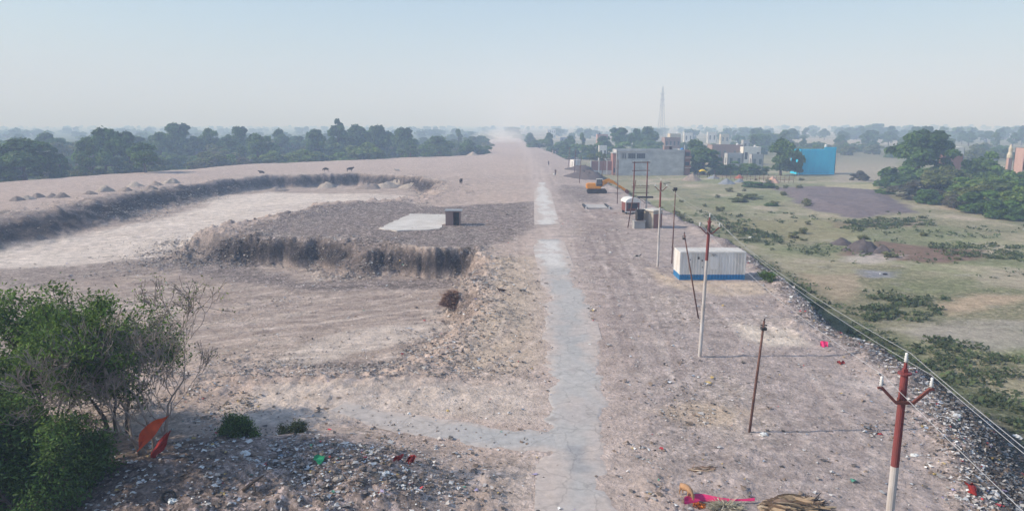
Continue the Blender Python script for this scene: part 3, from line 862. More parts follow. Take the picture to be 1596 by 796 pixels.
# ------------------------------------------------------------------ sky, sun, haze
SUN_EL, SUN_AZ = R(34), R(-92)          # from the left of the view
w = bpy.data.worlds.new('World'); scene.world = w; w.use_nodes = True
nt = w.node_tree; bg = nt.nodes['Background']
sky = nt.nodes.new('ShaderNodeTexSky'); sky.sky_type = 'NISHITA'; sky.sun_disc = False
sky.sun_elevation = SUN_EL; sky.sun_rotation = SUN_AZ
sky.air_density = 1.3; sky.dust_density = 1.5; sky.ozone_density = 6; sky.altitude = 100
nt.links.new(sky.outputs[0], bg.inputs[0]); bg.inputs[1].default_value = .15
sd = bpy.data.lights.new('sun', 'SUN'); sd.energy = 5.0; sd.angle = R(.8); sd.color = (1, .968, .925)
so = bpy.data.objects.new('sun', sd); COL.objects.link(so)
dirv = Vector((math.sin(SUN_AZ) * math.cos(SUN_EL), math.cos(SUN_AZ) * math.cos(SUN_EL), math.sin(SUN_EL)))
so.rotation_euler = (-dirv).to_track_quat('-Z', 'Y').to_euler()

hz = bpy.data.materials.new('haze'); hz.use_nodes = True
nt = hz.node_tree; nt.nodes.clear()
o_ = nt.nodes.new('ShaderNodeOutputMaterial'); vs = nt.nodes.new('ShaderNodeVolumeScatter')
vs.inputs['Color'].default_value = (.54, .71, 1.0, 1); vs.inputs['Density'].default_value = .0012; vs.inputs['Anisotropy'].default_value = 0
nt.links.new(vs.outputs[0], o_.inputs['Volume'])
mb = MB(); mb.box(-9000, 9000, -400, 16000, -40, 220)
tag(mb.build('haze', hz), 'thin dusty haze in the air over the whole plain', kind='stuff')

scene.view_settings.view_transform = 'Standard'; scene.view_settings.look = 'None'
scene.view_settings.exposure = 0; scene.view_settings.gamma = 1
scene.render.engine = 'CYCLES'
cy = scene.cycles
cy.use_denoising = True
cy.max_bounces = 5; cy.diffuse_bounces = 3; cy.glossy_bounces = 2; cy.transmission_bounces = 2; cy.transparent_max_bounces = 8
cy.volume_bounces = 3
# ------------------------------------------------------------------ trees
def lobes_crown(lobes, n, size, tones, seed, squash=.85, hollow=.55, droop=0.0, jitter=.18):
    """leaf-sized bent quads spread through lobes; returns V, F, tone"""
    g = np.random.default_rng(seed)
    L_ = np.array(lobes, float)                     # cx cy cz r
    wts = L_[:, 3] ** 2; ci = g.choice(len(L_), n, p=wts / wts.sum())
    d = g.normal(size=(n, 3)); d /= np.linalg.norm(d, axis=1)[:, None]
    d[:, 2] = np.where(d[:, 2] < -.35, -d[:, 2] * .6, d[:, 2])
    rr = hollow + (1 - hollow) * g.random(n) ** .6
    bump = 1 + jitter * np.sin(d[:, 0] * 5 + ci * 1.7) * np.cos(d[:, 1] * 6 + ci) + g.normal(0, .07, n)
    p = L_[ci, :3] + d * (L_[ci, 3] * rr * bump)[:, None] * np.array([1, 1, squash])
    nr = d + g.normal(0, .55, (n, 3)); nr[:, 2] += .35; nr /= np.linalg.norm(nr, axis=1)[:, None]
    a = np.cross(nr, g.normal(size=(n, 3))); a /= np.linalg.norm(a, axis=1)[:, None] + 1e-9
    if droop: a = a * (1 - droop) + np.array([0, 0, -1]) * droop; a /= np.linalg.norm(a, axis=1)[:, None]
    b = np.cross(nr, a); b /= np.linalg.norm(b, axis=1)[:, None] + 1e-9
    s = size * g.lognormal(0, .3, n)
    V = np.stack([p - a * s[:, None] * .55, p + b * s[:, None] * .38 + nr * s[:, None] * .1, p + a * s[:, None] * .6, p - b * s[:, None] * .38 + nr * s[:, None] * .1], 1)
    F = np.arange(n)[:, None] * 4 + np.arange(4)
    lt = g.uniform(.72, 1.28, len(L_))
    tn = np.array(tones, float)[g.choice(len(tones), n)] * (lt[ci] * g.uniform(.75, 1.25, n))[:, None]
    return V.reshape(-1, 3), F, np.repeat(tn, 4, 0)


def trunk_mesh(name, h, r, lobes, seed, parent, m=None, forks=1):
    g = random.Random(seed); mb = MB()
    top = Vector((g.uniform(-.4, .4), g.uniform(-.4, .4), h))
    mb.tube([(0, 0, -.5), (0, 0, h * .05), (top.x * .3, top.y * .4, h * .5), top], [r * 1.5, r * 1.1, r * .85, r * .6], 8)
    for (cx, cy, cz, rr) in lobes[:9]:
        c = Vector((cx, cy, cz)); s = Vector((top.x * .5, top.y * .5, h * g.uniform(.55, .95)))
        mid = s.lerp(c, .5) + Vector((0, 0, rr * .25))
        mb.tube([s, mid, c], [r * .5, r * .3, r * .08], 5)
    return mb.build(name, m or M['trunk'], parent, smooth=True)


def mk_lobes(kind, seed):
    g = random.Random(seed); L_ = []
    if kind == 'round':          # broad dense crown, 10 m tall
        for k in range(26):
            a = g.uniform(0, 6.28); q = g.random() ** .45; z = g.uniform(2.0, 8.6); sp = 3.9 * (1 - abs(z - 5.0) / 7.5) * (1 + .3 * math.sin(a * 2 + seed))
            L_.append((math.cos(a) * q * sp, math.sin(a) * q * sp, z, g.uniform(.75, 1.55)))
        L_.append((0, 0, 8.3, 1.6)); L_.append((0, 0, 5.5, 2.6))
    elif kind == 'tall':
        for k in range(16):
            a = g.uniform(0, 6.28); z = g.uniform(2.4, 9); sp = 2.3 * math.sin(min(1, (z - 1) / 8) * 2.7)
            q = g.random() ** .5
            L_.append((math.cos(a) * q * sp, math.sin(a) * q * sp, z, g.uniform(.9, 1.5)))
        L_.append((.2, 0, 9.1, .9))
    elif kind == 'open':
        for k in range(12):
            a = g.uniform(0, 6.28); z = g.uniform(4.2, 9.0); sp = 3.8
            q = g.random() ** .5
            L_.append((math.cos(a) * q * sp, math.sin(a) * q * sp, z, g.uniform(.8, 1.4)))
    elif kind == 'bush':         # reaches the ground, 10 units tall, wide
        for k in range(24):
            a = g.uniform(0, 6.28); q = g.random() ** .5; z = g.uniform(1.0, 8.6) * (1 - .35 * q)
            L_.append((math.cos(a) * q * 4.8, math.sin(a) * q * 4.8, z, g.uniform(1.0, 2.1)))
    elif kind == 'column':       # hanging, vertical clumps down to the ground
        for k in range(22):
            a = g.uniform(0, 6.28); q = g.random() ** .5; z = g.uniform(1.5, 8.9)
            sp = 3.0 * min(1, (10.2 - z) / 3.2)
            L_.append((math.cos(a) * q * sp, math.sin(a) * q * sp, z, g.uniform(.9, 1.5)))
    return L_


DARK = [tuple(c * 1.3 for c in q) for q in [tuple(c * k for c, k in zip(q, (1.418, 1.62, 1.485))) for q in [(.038, .062, .026), (.050, .078, .032), (.062, .088, .038)]]]
MID = [tuple(c * 1.3 for c in q) for q in [tuple(c * k for c, k in zip(q, (1.3, 1.456, 1.3))) for q in [(.058, .090, .032), (.075, .108, .040), (.090, .115, .05)]]]
LIGHT = [tuple(c * 1.3 for c in q) for q in [tuple(c * 1.3 for c in q) for q in [(.085, .125, .042), (.105, .145, .05), (.125, .15, .065)]]]
OLIVE = [tuple(c * 1.3 for c in q) for q in [tuple(c * 1.3 for c in q) for q in [(.10, .115, .055), (.085, .10, .05), (.13, .13, .075)]]]
GREY = [tuple(c * 1.2 for c in q) for q in [(.13, .115, .09), (.11, .10, .07), (.10, .115, .06)]]

DARK, MID, LIGHT, OLIVE = [[(a * 1.05, b * 1.1, c * .7) for a, b, c in t_] for t_ in (DARK, MID, LIGHT, OLIVE)]
PROTO = {}


def proto(key, kind, tones, n, size, seed, **kw):
    lb = mk_lobes(kind, seed)
    t = empty('tree', (0, 0, -500))
    V, F, T = lobes_crown(lb, n, size, tones, seed, **kw)
    np_mesh('crown', V, F, M['leaf'], tone=T, parent=t)
    if kind != 'bush':
        trunk_mesh('trunk', 4.8 if kind != 'column' else 3, .32, lb, seed, t)
    else:
        mb = MB(); g = random.Random(seed)
        for k in range(7):
            a = g.uniform(0, 6.28)
            mb.tube([(0, 0, -.4), (math.cos(a) * 1.2, math.sin(a) * 1.2, 2.2), (math.cos(a) * 2.6, math.sin(a) * 2.6, 5.2)], [.22, .15, .05], 5)
        mb.build('stem', M['trunk'], t, smooth=True)
    PROTO[key] = [t, False]


proto('roundD', 'round', DARK, 9000, .50, 1)
proto('roundD2', 'round', DARK + MID[:1], 8500, .52, 2)
proto('roundM', 'round', MID, 8500, .50, 3)
proto('tallD', 'tall', DARK, 7500, .46, 4)
proto('tallM', 'tall', MID + OLIVE[:1], 7000, .46, 5)
proto('openM', 'open', OLIVE + MID[:1], 4200, .48, 6)
proto('openD', 'open', DARK + OLIVE[1:2], 4800, .48, 16)
proto('column', 'column', DARK + MID, 11000, .46, 7, droop=.5, squash=1.15)
proto('bushM', 'bush', MID, 7000, .72, 8)
proto('bushL', 'bush', LIGHT, 7000, .72, 9)
proto('bushO', 'bush', OLIVE, 6000, .70, 10)
proto('bushG', 'bush', GREY, 4800, .70, 12, hollow=.3)
SCR = [(.30, .30, .15), (.26, .28, .12), (.34, .31, .18), (.23, .26, .11)]
proto('bushS', 'bush', SCR, 1500, 1.1, 18, hollow=.25)
proto('bushT', 'bush', SCR + GREY[:1], 1300, 1.1, 19, hollow=.2)
proto('bushD', 'bush', DARK + MID[:1], 7000, .75, 13)


def plant(key, x, y, h, w, label, cat='tree', group=None, z=None, rz=None, name=None):
    p, used = PROTO[key]
    o = copy_tree(p) if used else p
    PROTO[key][1] = True
    o.location = (x, y, (height(np.array([x]), np.array([y]), False)[0] if z is None else z) - .05)
    o.rotation_euler = (0, 0, random.uniform(0, 6.28) if rz is None else rz)
    o.scale = (w / 9.4, w / 9.4, h / 10.0)
    o.name = name or ('shrub' if cat == 'shrub' else ('scrub_tree' if key.startswith('bush') else 'tree'))
    for k in ('label', 'category', 'group'):
        if k in o: del o[k]
    return tag(o, label, cat, group)


def px_tree(key, u, vtop, wpx, d, label, group=None, base=None, cat='tree', name=None):
    """tree whose top shows at (u, vtop) when it stands d metres up the plain"""
    x = X(u, d, -2); y = d
    zb = float(height(np.array([x]), np.array([y]), False)[0]) if base is None else base
    h = ZT(vtop, y) - zb
    w = wpx / FPX * (d + 2)
    return plant(key, x, y, max(h, 1.5) * 1.04, w * 1.1, label, cat, group, z=zb, name=name)


# woods beyond the left rim
LW = 'trees of the woods beyond the left rim of the dump'
for a in (('roundD', 42, 216, 112, 196, 'broad dark tree at the left edge of the woods, tallest of the front row there'),
          ('roundD2', -25, 222, 80, 192, 'dark tree cut by the left frame edge behind the dump rim'),
          ('tallD', 92, 232, 44, 200, 'narrow dark tree just right of the broad dark tree by the left frame edge'),
          ('roundD2', 165, 199, 64, 236, 'tall dark double-domed tree standing out above the left woods, its higher left half'),
          ('roundD', 203, 205, 50, 246, 'right and slightly lower half of the double-domed pair in the left woods'),
          ('roundD', 228, 223, 56, 210, 'low rounded dark tree at the rim under the double-domed pair'),
          ('openD', 140, 232, 50, 214, 'open-branched olive tree in front of the double-domed pair'),
          ('roundD2', 76, 207, 46, 330, 'hazy rounded tree rising behind the broad dark tree at left'),
          ('roundD', 274, 192, 56, 335, 'domed hazy tree left of centre of the left woods, breaking the skyline'),
          ('roundM', 252, 206, 34, 322, 'small rounded tree tucked under the left flank of the skyline dome'),
          ('roundM', 327, 200, 38, 338, 'pale rounded tree right of the skyline dome in the left woods'),
          ('roundD', 372, 197, 38, 345, 'dark rounded skyline tree halfway along the left woods'),
          ('roundD2', 437, 201, 32, 385, 'hazy dark dome behind the light bushes in the left woods'),
          ('roundD', 492, 202, 40, 325, 'dark dome left of the tallest skyline tree of the left woods'),
          ('tallD', 527, 187, 40, 335, 'tallest pointed skyline tree of the left woods'),
          ('roundD', 556, 194, 44, 345, 'rounded tree touching the right side of the tallest skyline tree'),
          ('roundD2', 592, 195, 46, 355, 'wide hazy dome right of centre on the left woods skyline'),
          ('roundD', 626, 199, 42, 345, 'last high dark dome at the right of the left woods skyline'),
          ('bushL', 572, 214, 58, 300, 'light green spreading tree below the tallest skyline trees'),
          ('roundM', 683, 212, 58, 345, 'broad mid-green tree near the right end of the left woods'),
          ('bushM', 648, 220, 46, 318, 'bushy tree at the rim left of the broad mid-green tree'),
          ('tallD', 640, 216, 26, 305, 'dark narrow tree at the rim near the cattle'),
          ('roundD2', 730, 218, 36, 352, 'dark tree close to the right tip of the left woods'),
          ('bushD', 748, 223, 30, 356, 'low bushy tree forming the right tip of the left woods'),
          ('tallM', 715, 202, 20, 470, 'lone small hazy tree rising above the right tip of the left woods'),
          ('bushL', 474, 226, 62, 282, 'light yellow-green bushy tree at the rim left of centre'),
          ('bushL', 425, 228, 50, 276, 'light green bushy tree next to the yellow-green one at the rim'),
          ('bushM', 520, 232, 52, 288, 'mid-green bush at the rim right of the yellow-green bushy tree'),
          ('roundM', 402, 208, 44, 300, 'mid-green rounded tree above the light bushes of the rim'),
          ('bushG', 376, 240, 42, 262, 'brownish bare bush at the rim in the left woods'),
          ('bushO', 330, 232, 60, 268, 'olive spreading scrub tree at the rim right of the open-branched tree')):
    px_tree(*a, group=LW)
g = random.Random(5)
rimd = lambda u: np.interp(u, [-100, 0, 100, 200, 400, 600, 757], [170, 178, 200, 214, 258, 298, 335])
LBL = 'bushy scrub tree among the low scrub of the left woods'
for k in range(120):
    u = g.uniform(-60, 752); d0 = float(rimd(u)) + 8; d = d0 + g.random() ** 1.2 * 150
    key = g.choice(['bushM', 'bushL', 'bushO', 'bushO', 'bushG', 'bushM', 'bushD'])
    x = X(u, d, -3); h = g.uniform(4.5, 8.5) * (.85 + .25 * (u < 500)); 
    plant(key, x, d, h, h * g.uniform(1.1, 1.6), LBL, 'tree', 'low scrub trees of the left woods', z=ZF - .3)
HBL = 'hazy far tree in the deep part of the left woods'
for k in range(85):
    u = g.uniform(-120, 800); d = 330 + 560 * g.random() ** 1.1
    if u > 640 and d < 560: d += 200
    if d < float(rimd(min(u, 757))) + 60: d += 120
    key = g.choice(['roundD', 'roundD2', 'roundM', 'bushM', 'bushL', 'bushO', 'bushL', 'openM'])
    h = g.uniform(7, 11.5) if key[0] != 'b' else g.uniform(6.5, 9.5); plant(key, X(u, d, -3), d, h, h * g.uniform(1.0, 1.7), HBL, 'tree', 'hazy far trees of the left woods', z=ZF - .3)

for k in range(85):
    u = -40 + 800 * (k + g.random()) / 85; d = max(float(rimd(min(u, 757))) + 40, g.uniform(320, 450))
    if u > 700: d += 60
    h = g.uniform(9.5, 13.5) * (.85 if u > 640 else 1)
    plant(g.choice(['bushM', 'bushD', 'roundM', 'roundD', 'bushO', 'bushL', 'roundD2']), X(u, d, -3), d, h, h * g.uniform(1.0, 1.5), 'middle-distance tree in the closed canopy of the left woods', 'tree', 'closed canopy of the left woods', z=ZF - .3, name='canopy_tree')

# middle distance beyond the right rim
MW = 'trees of the grove beyond the right rim of the dump'
for a in (('roundD', 968, 199, 44, 425, 'wide hazy dome of the grove above the grey building, its left main tree'),
          ('roundD2', 990, 200, 22, 405, 'dark round tree in the middle of the grove above the grey building'),
          ('roundM', 1009, 197, 38, 420, 'right main dome of the grove beside the lattice tower'),
          ('roundD', 940, 212, 30, 390, 'rounded tree at the left shoulder of the grove'),
          ('bushD', 1018, 212, 44, 395, 'bushy tree in front of the right main dome of the grove'),
          ('tallM', 907, 208, 16, 420, 'slim pale tree left of the brick house with two dark rooftop tanks'),
          ('roundD2', 888, 211, 18, 405, 'small dark round tree left of the slim pale tree'),
          ('bushM', 955, 220, 40, 370, 'low bushy tree above the white shed'),
          ('bushM', 925, 217, 36, 372, 'low bushy tree left of the white shed'),
          ('bushD', 893, 219, 38, 380, 'low dark bushy tree above the thin poles'),
          ('roundD', 856, 207, 18, 430, 'dark round treetop above the edge of the dump, left of the thin poles'),
          ('bushD', 840, 214, 30, 440, 'dark bush at the foot of the far embankment'),
          ('roundD2', 826, 207, 20, 560, 'hazy round tree where the far embankment meets the plain'),
          ('roundD', 800, 198, 34, 900, 'very hazy tree behind the dust at the far end of the dump'),
          ('bushD', 812, 207, 24, 720, 'hazy bush behind the dust at the far end of the dump'),
          ('bushM', 990, 216, 60, 372, 'broad bushy tree in the front of the grove above the grey building'),
          ('bushD', 872, 214, 30, 420, 'dark bushy tree between the round treetop and the thin poles'),
          ('openM', 931, 237, 28, 285, 'sparse green tree left of the grey building above the brick wall')):
    px_tree(*a, group=MW)

# trees round the grey and the blue building, and the thicket on the right
px_tree('roundM', 1082, 217, 36, 292, 'green tree rising behind the right corner of the grey building')
px_tree('roundD', 1098, 231, 58, 262, 'dark leafy tree right of the grey building above the yellow canopy', base=ZF)
px_tree('bushD', 1083, 246, 30, 266, 'dark bushy tree against the right corner of the grey building')
px_tree('column', 1217, 217, 56, 258, 'tall dark tree with hanging clumps left of the blue building', base=ZF)
px_tree('column', 1243, 233, 24, 256, 'lower dark tree overlapping the left edge of the blue building')
for u, v, wd, lab in ((1130, 250, 34, 'low bushy tree right of the dark leafy tree behind the fence'), (1155, 247, 36, 'low olive bush midway along the fence'), (1180, 252, 32, 'low bush behind the right half of the fence'), (1122, 256, 24, 'low bush behind the left half of the fence')):
    px_tree(random.choice(['bushM', 'bushO']), u, v, wd, 263, lab, cat='tree')
px_tree('roundD', 1430, 203, 92, 214, 'largest broad dark-green tree standing over the right thicket', base=ZF)
px_tree('bushD', 1408, 250, 58, 206, 'dark skirt of foliage under the left side of the largest tree')
px_tree('tallM', 1470, 222, 48, 214, 'right shoulder tree of the largest tree over the thicket')
px_tree('bushM', 1540, 226, 58, 205, 'feathery mid-green tree behind the right part of the thicket', base=ZF)
TH = 'bushes of the thicket in the right of the field'
for a in (('bushG', 1432, 274, 62, 178, 'greyish bare bush at the left end of the thicket'), ('bushO', 1460, 264, 66, 180, 'olive bush at the left of the thicket below the largest tree'),
          ('bushD', 1450, 290, 40, 166, 'small dark bush at the front left of the thicket'), ('bushM', 1500, 268, 64, 176, 'mid-green bush in the middle of the thicket'),
          ('bushO', 1520, 282, 60, 158, 'olive bush at the front middle of the thicket'), ('bushL', 1545, 266, 66, 172, 'light green bush behind the front right of the thicket'),
          ('bushD', 1545, 290, 66, 148, 'large dark-green bush at the front right of the thicket'), ('bushL', 1588, 282, 64, 146, 'light green bush cut by the right frame edge'),
          ('bushM', 1590, 262, 56, 175, 'mid-green bush by the red and white house'), ('bushD', 1575, 306, 50, 138, 'lowest dark bush of the thicket near the right frame edge'),
          ('bushG', 1492, 296, 36, 156, 'brownish bush at the front of the thicket'), ('bushM', 1640, 270, 80, 150, 'bush beyond the right frame edge'),
          ('bushO', 1475, 252, 50, 195, 'olive bush between the largest tree and the brick sheds'), ('bushM', 1565, 250, 44, 192, 'green bush left of the red and white house'),
          ('bushD', 1395, 262, 36, 212, 'dark bush left of the largest tree'), ('bushG', 1340, 262, 22, 235, 'small straggly bush right of the blue building'),
          ('bushM', 1382, 292, 24, 190, 'small bush at the left tip of the thicket')):
    px_tree(*a, group=TH)
g = random.Random(9)
for k in range(70):
    u = g.uniform(1130, 1680); d = g.uniform(430, 900)
    key = g.choice(['roundD', 'roundD2', 'tallD', 'roundM', 'roundD', 'bushD', 'tallM'])
    h = g.uniform(9, 16) * (1 + .25 * (u > 1300)); plant(key, X(u, d, -3), d, h, h * g.uniform(.8, 1.25), 'hazy tree of the belt behind the houses on the right', 'tree', 'trees of the belt behind the houses', z=ZF - .3)
for k in range(60):
    u = g.uniform(1030, 1596); d = g.uniform(345, 500)
    if 1060 < u < 1200 or 1300 < u < 1390: d = g.uniform(420, 520)
    key = g.choice(['bushD', 'bushM', 'roundD2', 'bushO'])
    h = g.uniform(5, 9); plant(key, X(u, d, -3), d, h, h * g.uniform(.9, 1.4), 'tree scattered among the houses on the right', 'tree', 'trees scattered among the houses', z=ZF - .3)

# shrubs in the field
g = random.Random(21); SH = 'low shrubs growing in the grassy field'
shr = [(1185, 288, 5.2, 2.2, 'bushD'), (1172, 306, 4.5, 1.5, 'bushO'), (1060, 262, 3.5, 3.2, 'bushO'), (1150, 310, 4, 1.2, 'bushO'), (1200, 316, 3, .9, 'bushM')]
for u, v, w_, h_, key in shr[:1]:
    x, y = P(u, v + 4, ZF); plant(key, x, y, h_, w_ * 1.5, 'darkest and largest round shrub in the field below the sand heaps', 'shrub', SH)
for u, v, w_, h_, key in shr[1:]:
    x, y = P(u, v + 4, ZF); plant(key, x, y, h_, w_, 'low straggly shrub in the grassy field below the grey building', 'shrub', SH)
for k in range(34):
    u = g.uniform(1020, 1260); v = 280 + (g.random() ** 1.2) * 95
    x, y = P(u, v, ZF); r_ = edge_dist(np.array([x]), np.array([y]))[0][0]
    if r_ > -4: continue
    h_ = g.uniform(.5, 1.5); plant(g.choice(['bushS', 'bushT', 'bushS', 'bushT']), x, y, h_ * 1.2, h_ * g.uniform(1.1, 1.8), 'low straggly shrub in the grassy field below the grey building', 'shrub', SH)
for k in range(12):
    u = g.uniform(1230, 1596); v = g.choice([g.uniform(338, 356), g.uniform(352, 420)])
    x, y = P(u, v, ZF); h_ = g.uniform(.4, 1.0); plant(g.choice(['bushS', 'bushT', 'bushS']), x, y, h_, h_ * g.uniform(1.3, 2.4), 'low green shrub in the open field in front of the thicket', 'shrub', 'low shrubs in front of the thicket')
for k in range(34):
    y = 120 + g.random() * 150; x = float(np.interp(y, _REy, _REx)) + g.uniform(2, 8)
    h_ = g.uniform(.8, 2.4); plant(g.choice(['bushS', 'bushM', 'bushT']), x, y, h_, h_ * g.uniform(1, 1.6), 'green shrub on the far bank of the dump beyond the digger', 'shrub', 'shrubs on the far right bank')

# far woods on the horizon: one mass nobody could count
def far_wood():
    g = np.random.default_rng(77); Vs, Fs, Ts = [], [], []; n0 = 0
    base = [lobes_crown(mk_lobes(k, s), 420, 2.0, DARK + MID, s)[:3] for k, s in (('round', 50), ('round', 51), ('tall', 52), ('bush', 53))]
    for k in range(620):
        d = g.uniform(900, 3200) if k < 420 else g.uniform(750, 1500); x = g.uniform(-1.0, 1.0) * d
        if -.05 * d < x < .06 * d and d < 1400: continue
        V, F, T = base[g.integers(4)]
        s = g.uniform(.7, 1.4) * (1.25 if x > .25 * d else 1.0)
        V = V * np.array([s * 1.4, s * 1.4, s]) + np.array([x, d, ZF - 1])
        Vs.append(V); Fs.append(F + n0); Ts.append(T); n0 += len(V)
    o = np_mesh('far_woods', np.concatenate(Vs), np.concatenate(Fs), M['leaf'], tone=np.concatenate(Ts))
    tag(o, 'hazy band of far woods along the horizon', kind='stuff')
far_wood()


# low plants carpeting the bank and the field: nobody could count them
def ground_plants():
    g = np.random.default_rng(31)
    n = 90000
    y = 26 * (150 / 26) ** g.random(n); x = g.uniform(10, 100, n)
    r, l, e = edge_dist(x, y)
    dense = np.exp(-((r + bank_width(y) + 1.6) / 1.8) ** 2) * .4
    for pts, k in ((((1335, 478), (1380, 458), (1465, 465), (1470, 485), (1420, 500), (1350, 500)), 1.0), (((1440, 520), (1590, 560), (1700, 640), (1640, 700), (1560, 650), (1430, 570)), .55), (((1310, 345), (1440, 340), (1450, 352), (1320, 362)), .8), (((1430, 378), (1596, 385), (1596, 408), (1480, 400)), .5), (((1090, 330), (1200, 360), (1230, 385), (1150, 375)), .6)):
        dense = np.maximum(dense, k * poly_mask(x, y, pxs(ZF, *pts), 1.0, 95, 2.5, 1.6))
    dense = np.maximum(dense, .10 * sstep(.0, .5, fbm(x, y, 5, 4, 91)) * (r < -5))
    dense *= sstep(-.35, .25, fbm(x, y, 1.6, 3, 133))
    ok = (g.random(n) < dense) & (x < .85 * (y + 3))
    x, y = x[ok], y[ok]; m = len(x)
    z = height(x, y)
    q = 7
    px_ = np.repeat(x, q) + g.normal(0, .22, m * q); py_ = np.repeat(y, q) + g.normal(0, .22, m * q)
    hh = np.repeat(g.uniform(.12, .5, m), q) * g.random(m * q)
    pz_ = np.repeat(z, q) + hh
    N_ = m * q; s = .11 * g.lognormal(0, .3, N_) * (1 + py_ / 120)
    nr = g.normal(0, .6, (N_, 3)); nr[:, 2] += 1; nr /= np.linalg.norm(nr, axis=1)[:, None]
    a = np.cross(nr, g.normal(size=(N_, 3))); a /= np.linalg.norm(a, axis=1)[:, None]; b = np.cross(nr, a)
    p = np.stack([px_, py_, pz_], 1); s = s[:, None]
    V = np.stack([p - a * s, p + b * s * .6, p + a * s, p - b * s * .6], 1).reshape(-1, 3)
    tn = np.array([(.11, .155, .065), (.14, .18, .08), (.18, .19, .10), (.11, .14, .07)])[g.choice(4, N_)] * np.repeat(g.uniform(.7, 1.3, m), q)[:, None]
    o = np_mesh('ground_plants', V, np.arange(N_)[:, None] * 4 + np.arange(4), M['leaf'], tone=np.repeat(tn, 4, 0))
    tag(o, 'low leafy weeds covering the foot of the dump and parts of the field', kind='stuff')
ground_plants()


# ------------------------------------------------------------------ trees in front, lower left
def grow(mb, tips, p, d, ln, r, depth, g, spread=.55, up=.12, wig=.18, kids=(2, 3), shrink=.74, flat=0.0):
    n = 4; pts = [p.copy()]; rr = [r]
    for i in range(n):
        d = (d + Vector((g.gauss(0, wig), g.gauss(0, wig), g.gauss(0, wig) + up * .3))).normalized()
        pts.append(pts[-1] + d * ln / n); rr.append(r * (1 - .42 * (i + 1) / n))
    rr = [max(q, .012) for q in rr]
    mb.tube(pts, rr, 7 if r > .05 else (5 if r > .015 else 3), cap=False)
    if depth == 0:
        tips.append((pts[-1], d)); tips.append((pts[2], d)); return
    if depth <= 2: tips.append((pts[3], d))
    for k in range(g.randint(*kids)):
        ax = d.cross(Vector((g.gauss(0, 1), g.gauss(0, 1), g.gauss(0, 1)))).normalized()
        nd = (Matrix.Rotation(g.gauss(spread, .18), 3, ax) @ d + Vector((0, 0, up))).normalized()
        if flat: nd.z *= (1 - flat); nd.normalize()
        grow(mb, tips, pts[-1] if k == 0 else pts[g.randint(2, 4)], nd, ln * shrink * g.uniform(.8, 1.15), rr[-1] * (.85 if k == 0 else .68), depth - 1, g, spread, up, wig, kids, shrink, flat)


def leaves_at(tips, per, rad, size, tones, seed, keep=lambda p: 1.0, droop=.2):
    g = np.random.default_rng(seed); P_ = []
    lump = []
    for p, d in tips:
        if g.random() < keep(p):
            k = g.poisson(per); c = np.array(p) + np.array(d) * rad * .3
            P_.append(c + g.normal(0, rad, (k, 3)) * np.array([1, 1, .75])); lump.append(np.full(k, g.uniform(.55, 1.5)))
    P_ = np.concatenate(P_); lump = np.concatenate(lump); n = len(P_)
    nr = g.normal(0, .6, (n, 3)); nr[:, 2] += .8; nr /= np.linalg.norm(nr, axis=1)[:, None]
    a = np.cross(nr, g.normal(size=(n, 3))); a[:, 2] -= droop; a /= np.linalg.norm(a, axis=1)[:, None]
    b = np.cross(nr, a); s = (size * g.lognormal(0, .28, n))[:, None]
    V = np.stack([P_ - a * s, P_ + b * s * .42 - nr * s * .12, P_ + a * s * 1.1, P_ - b * s * .42 - nr * s * .12], 1).reshape(-1, 3)
    T = np.array(tones)[g.choice(len(tones), n)] * (lump * g.uniform(.8, 1.2, n))[:, None]
    return V, np.arange(n)[:, None] * 4 + np.arange(4), np.repeat(T, 4, 0)


FILL = 1
FRESH = [(.11, .19, .036), (.14, .225, .045), (.09, .155, .036), (.17, .25, .06), (.07, .12, .032)]


def front_tree(name, base, stems, depth, ln, r, seed, per, rad, size, tones, keep, label, bark, **kw):
    x, y = base; z0 = H(x, y)
    t = empty(name, (x, y, z0), 0, label, 'tree')
    g = random.Random(seed); mb = MB(); tips = []
    for (dx, dy, lean) in stems:
        d = Vector((lean[0], lean[1], 1)).normalized()
        grow(mb, tips, Vector((dx, dy, H(x + dx, y + dy) - z0 - .25)), d, ln * g.uniform(.9, 1.1), r * g.uniform(.8, 1.1), depth, g, **kw)
    mb.build('trunk', bark, t, smooth=True)
    V, F, T = leaves_at(tips, per, rad, size, tones, seed, keep)
    np_mesh('crown', V, F, M['leaf'], tone=T, parent=t)
    return t, tips


front_tree('leafy_tree', (-19.2, 26.2), [(0, 0, (-.15, .1)), (.5, .3, (.4, -.05)), (-1.2, .5, (-.5, .2))], 6, 2.25, .15, 3, 20, .26, .078, FRESH, lambda p: 1.0,
           'dense green leafy tree at the lower left corner with dark forked trunks', M['trunk'], spread=.5, up=.14, kids=(2, 3), shrink=.78)
front_tree('leafy_tree', (-22.0, 29.5), [(0, 0, (.1, -.05)), (.4, 0, (.35, .05))], 6, 2.2, .14, 8, 18, .27, .08, FRESH, lambda p: 1.0,
           'green leafy tree at the left frame edge behind the dense one', M['trunk'], spread=.5, up=.14, shrink=.77)
front_tree('leafy_tree', (-17.6, 23.0), [(0, 0, (-.2, .0)), (.5, .2, (.15, .2))], 6, 1.3, .09, 18, 14, .24, .07, FRESH[2:] + DARK[1:], lambda p: 1.0,
           'low leafy sapling at the foot of the dense tree, lower left corner', M['trunk'], spread=.6, up=.05, shrink=.76)
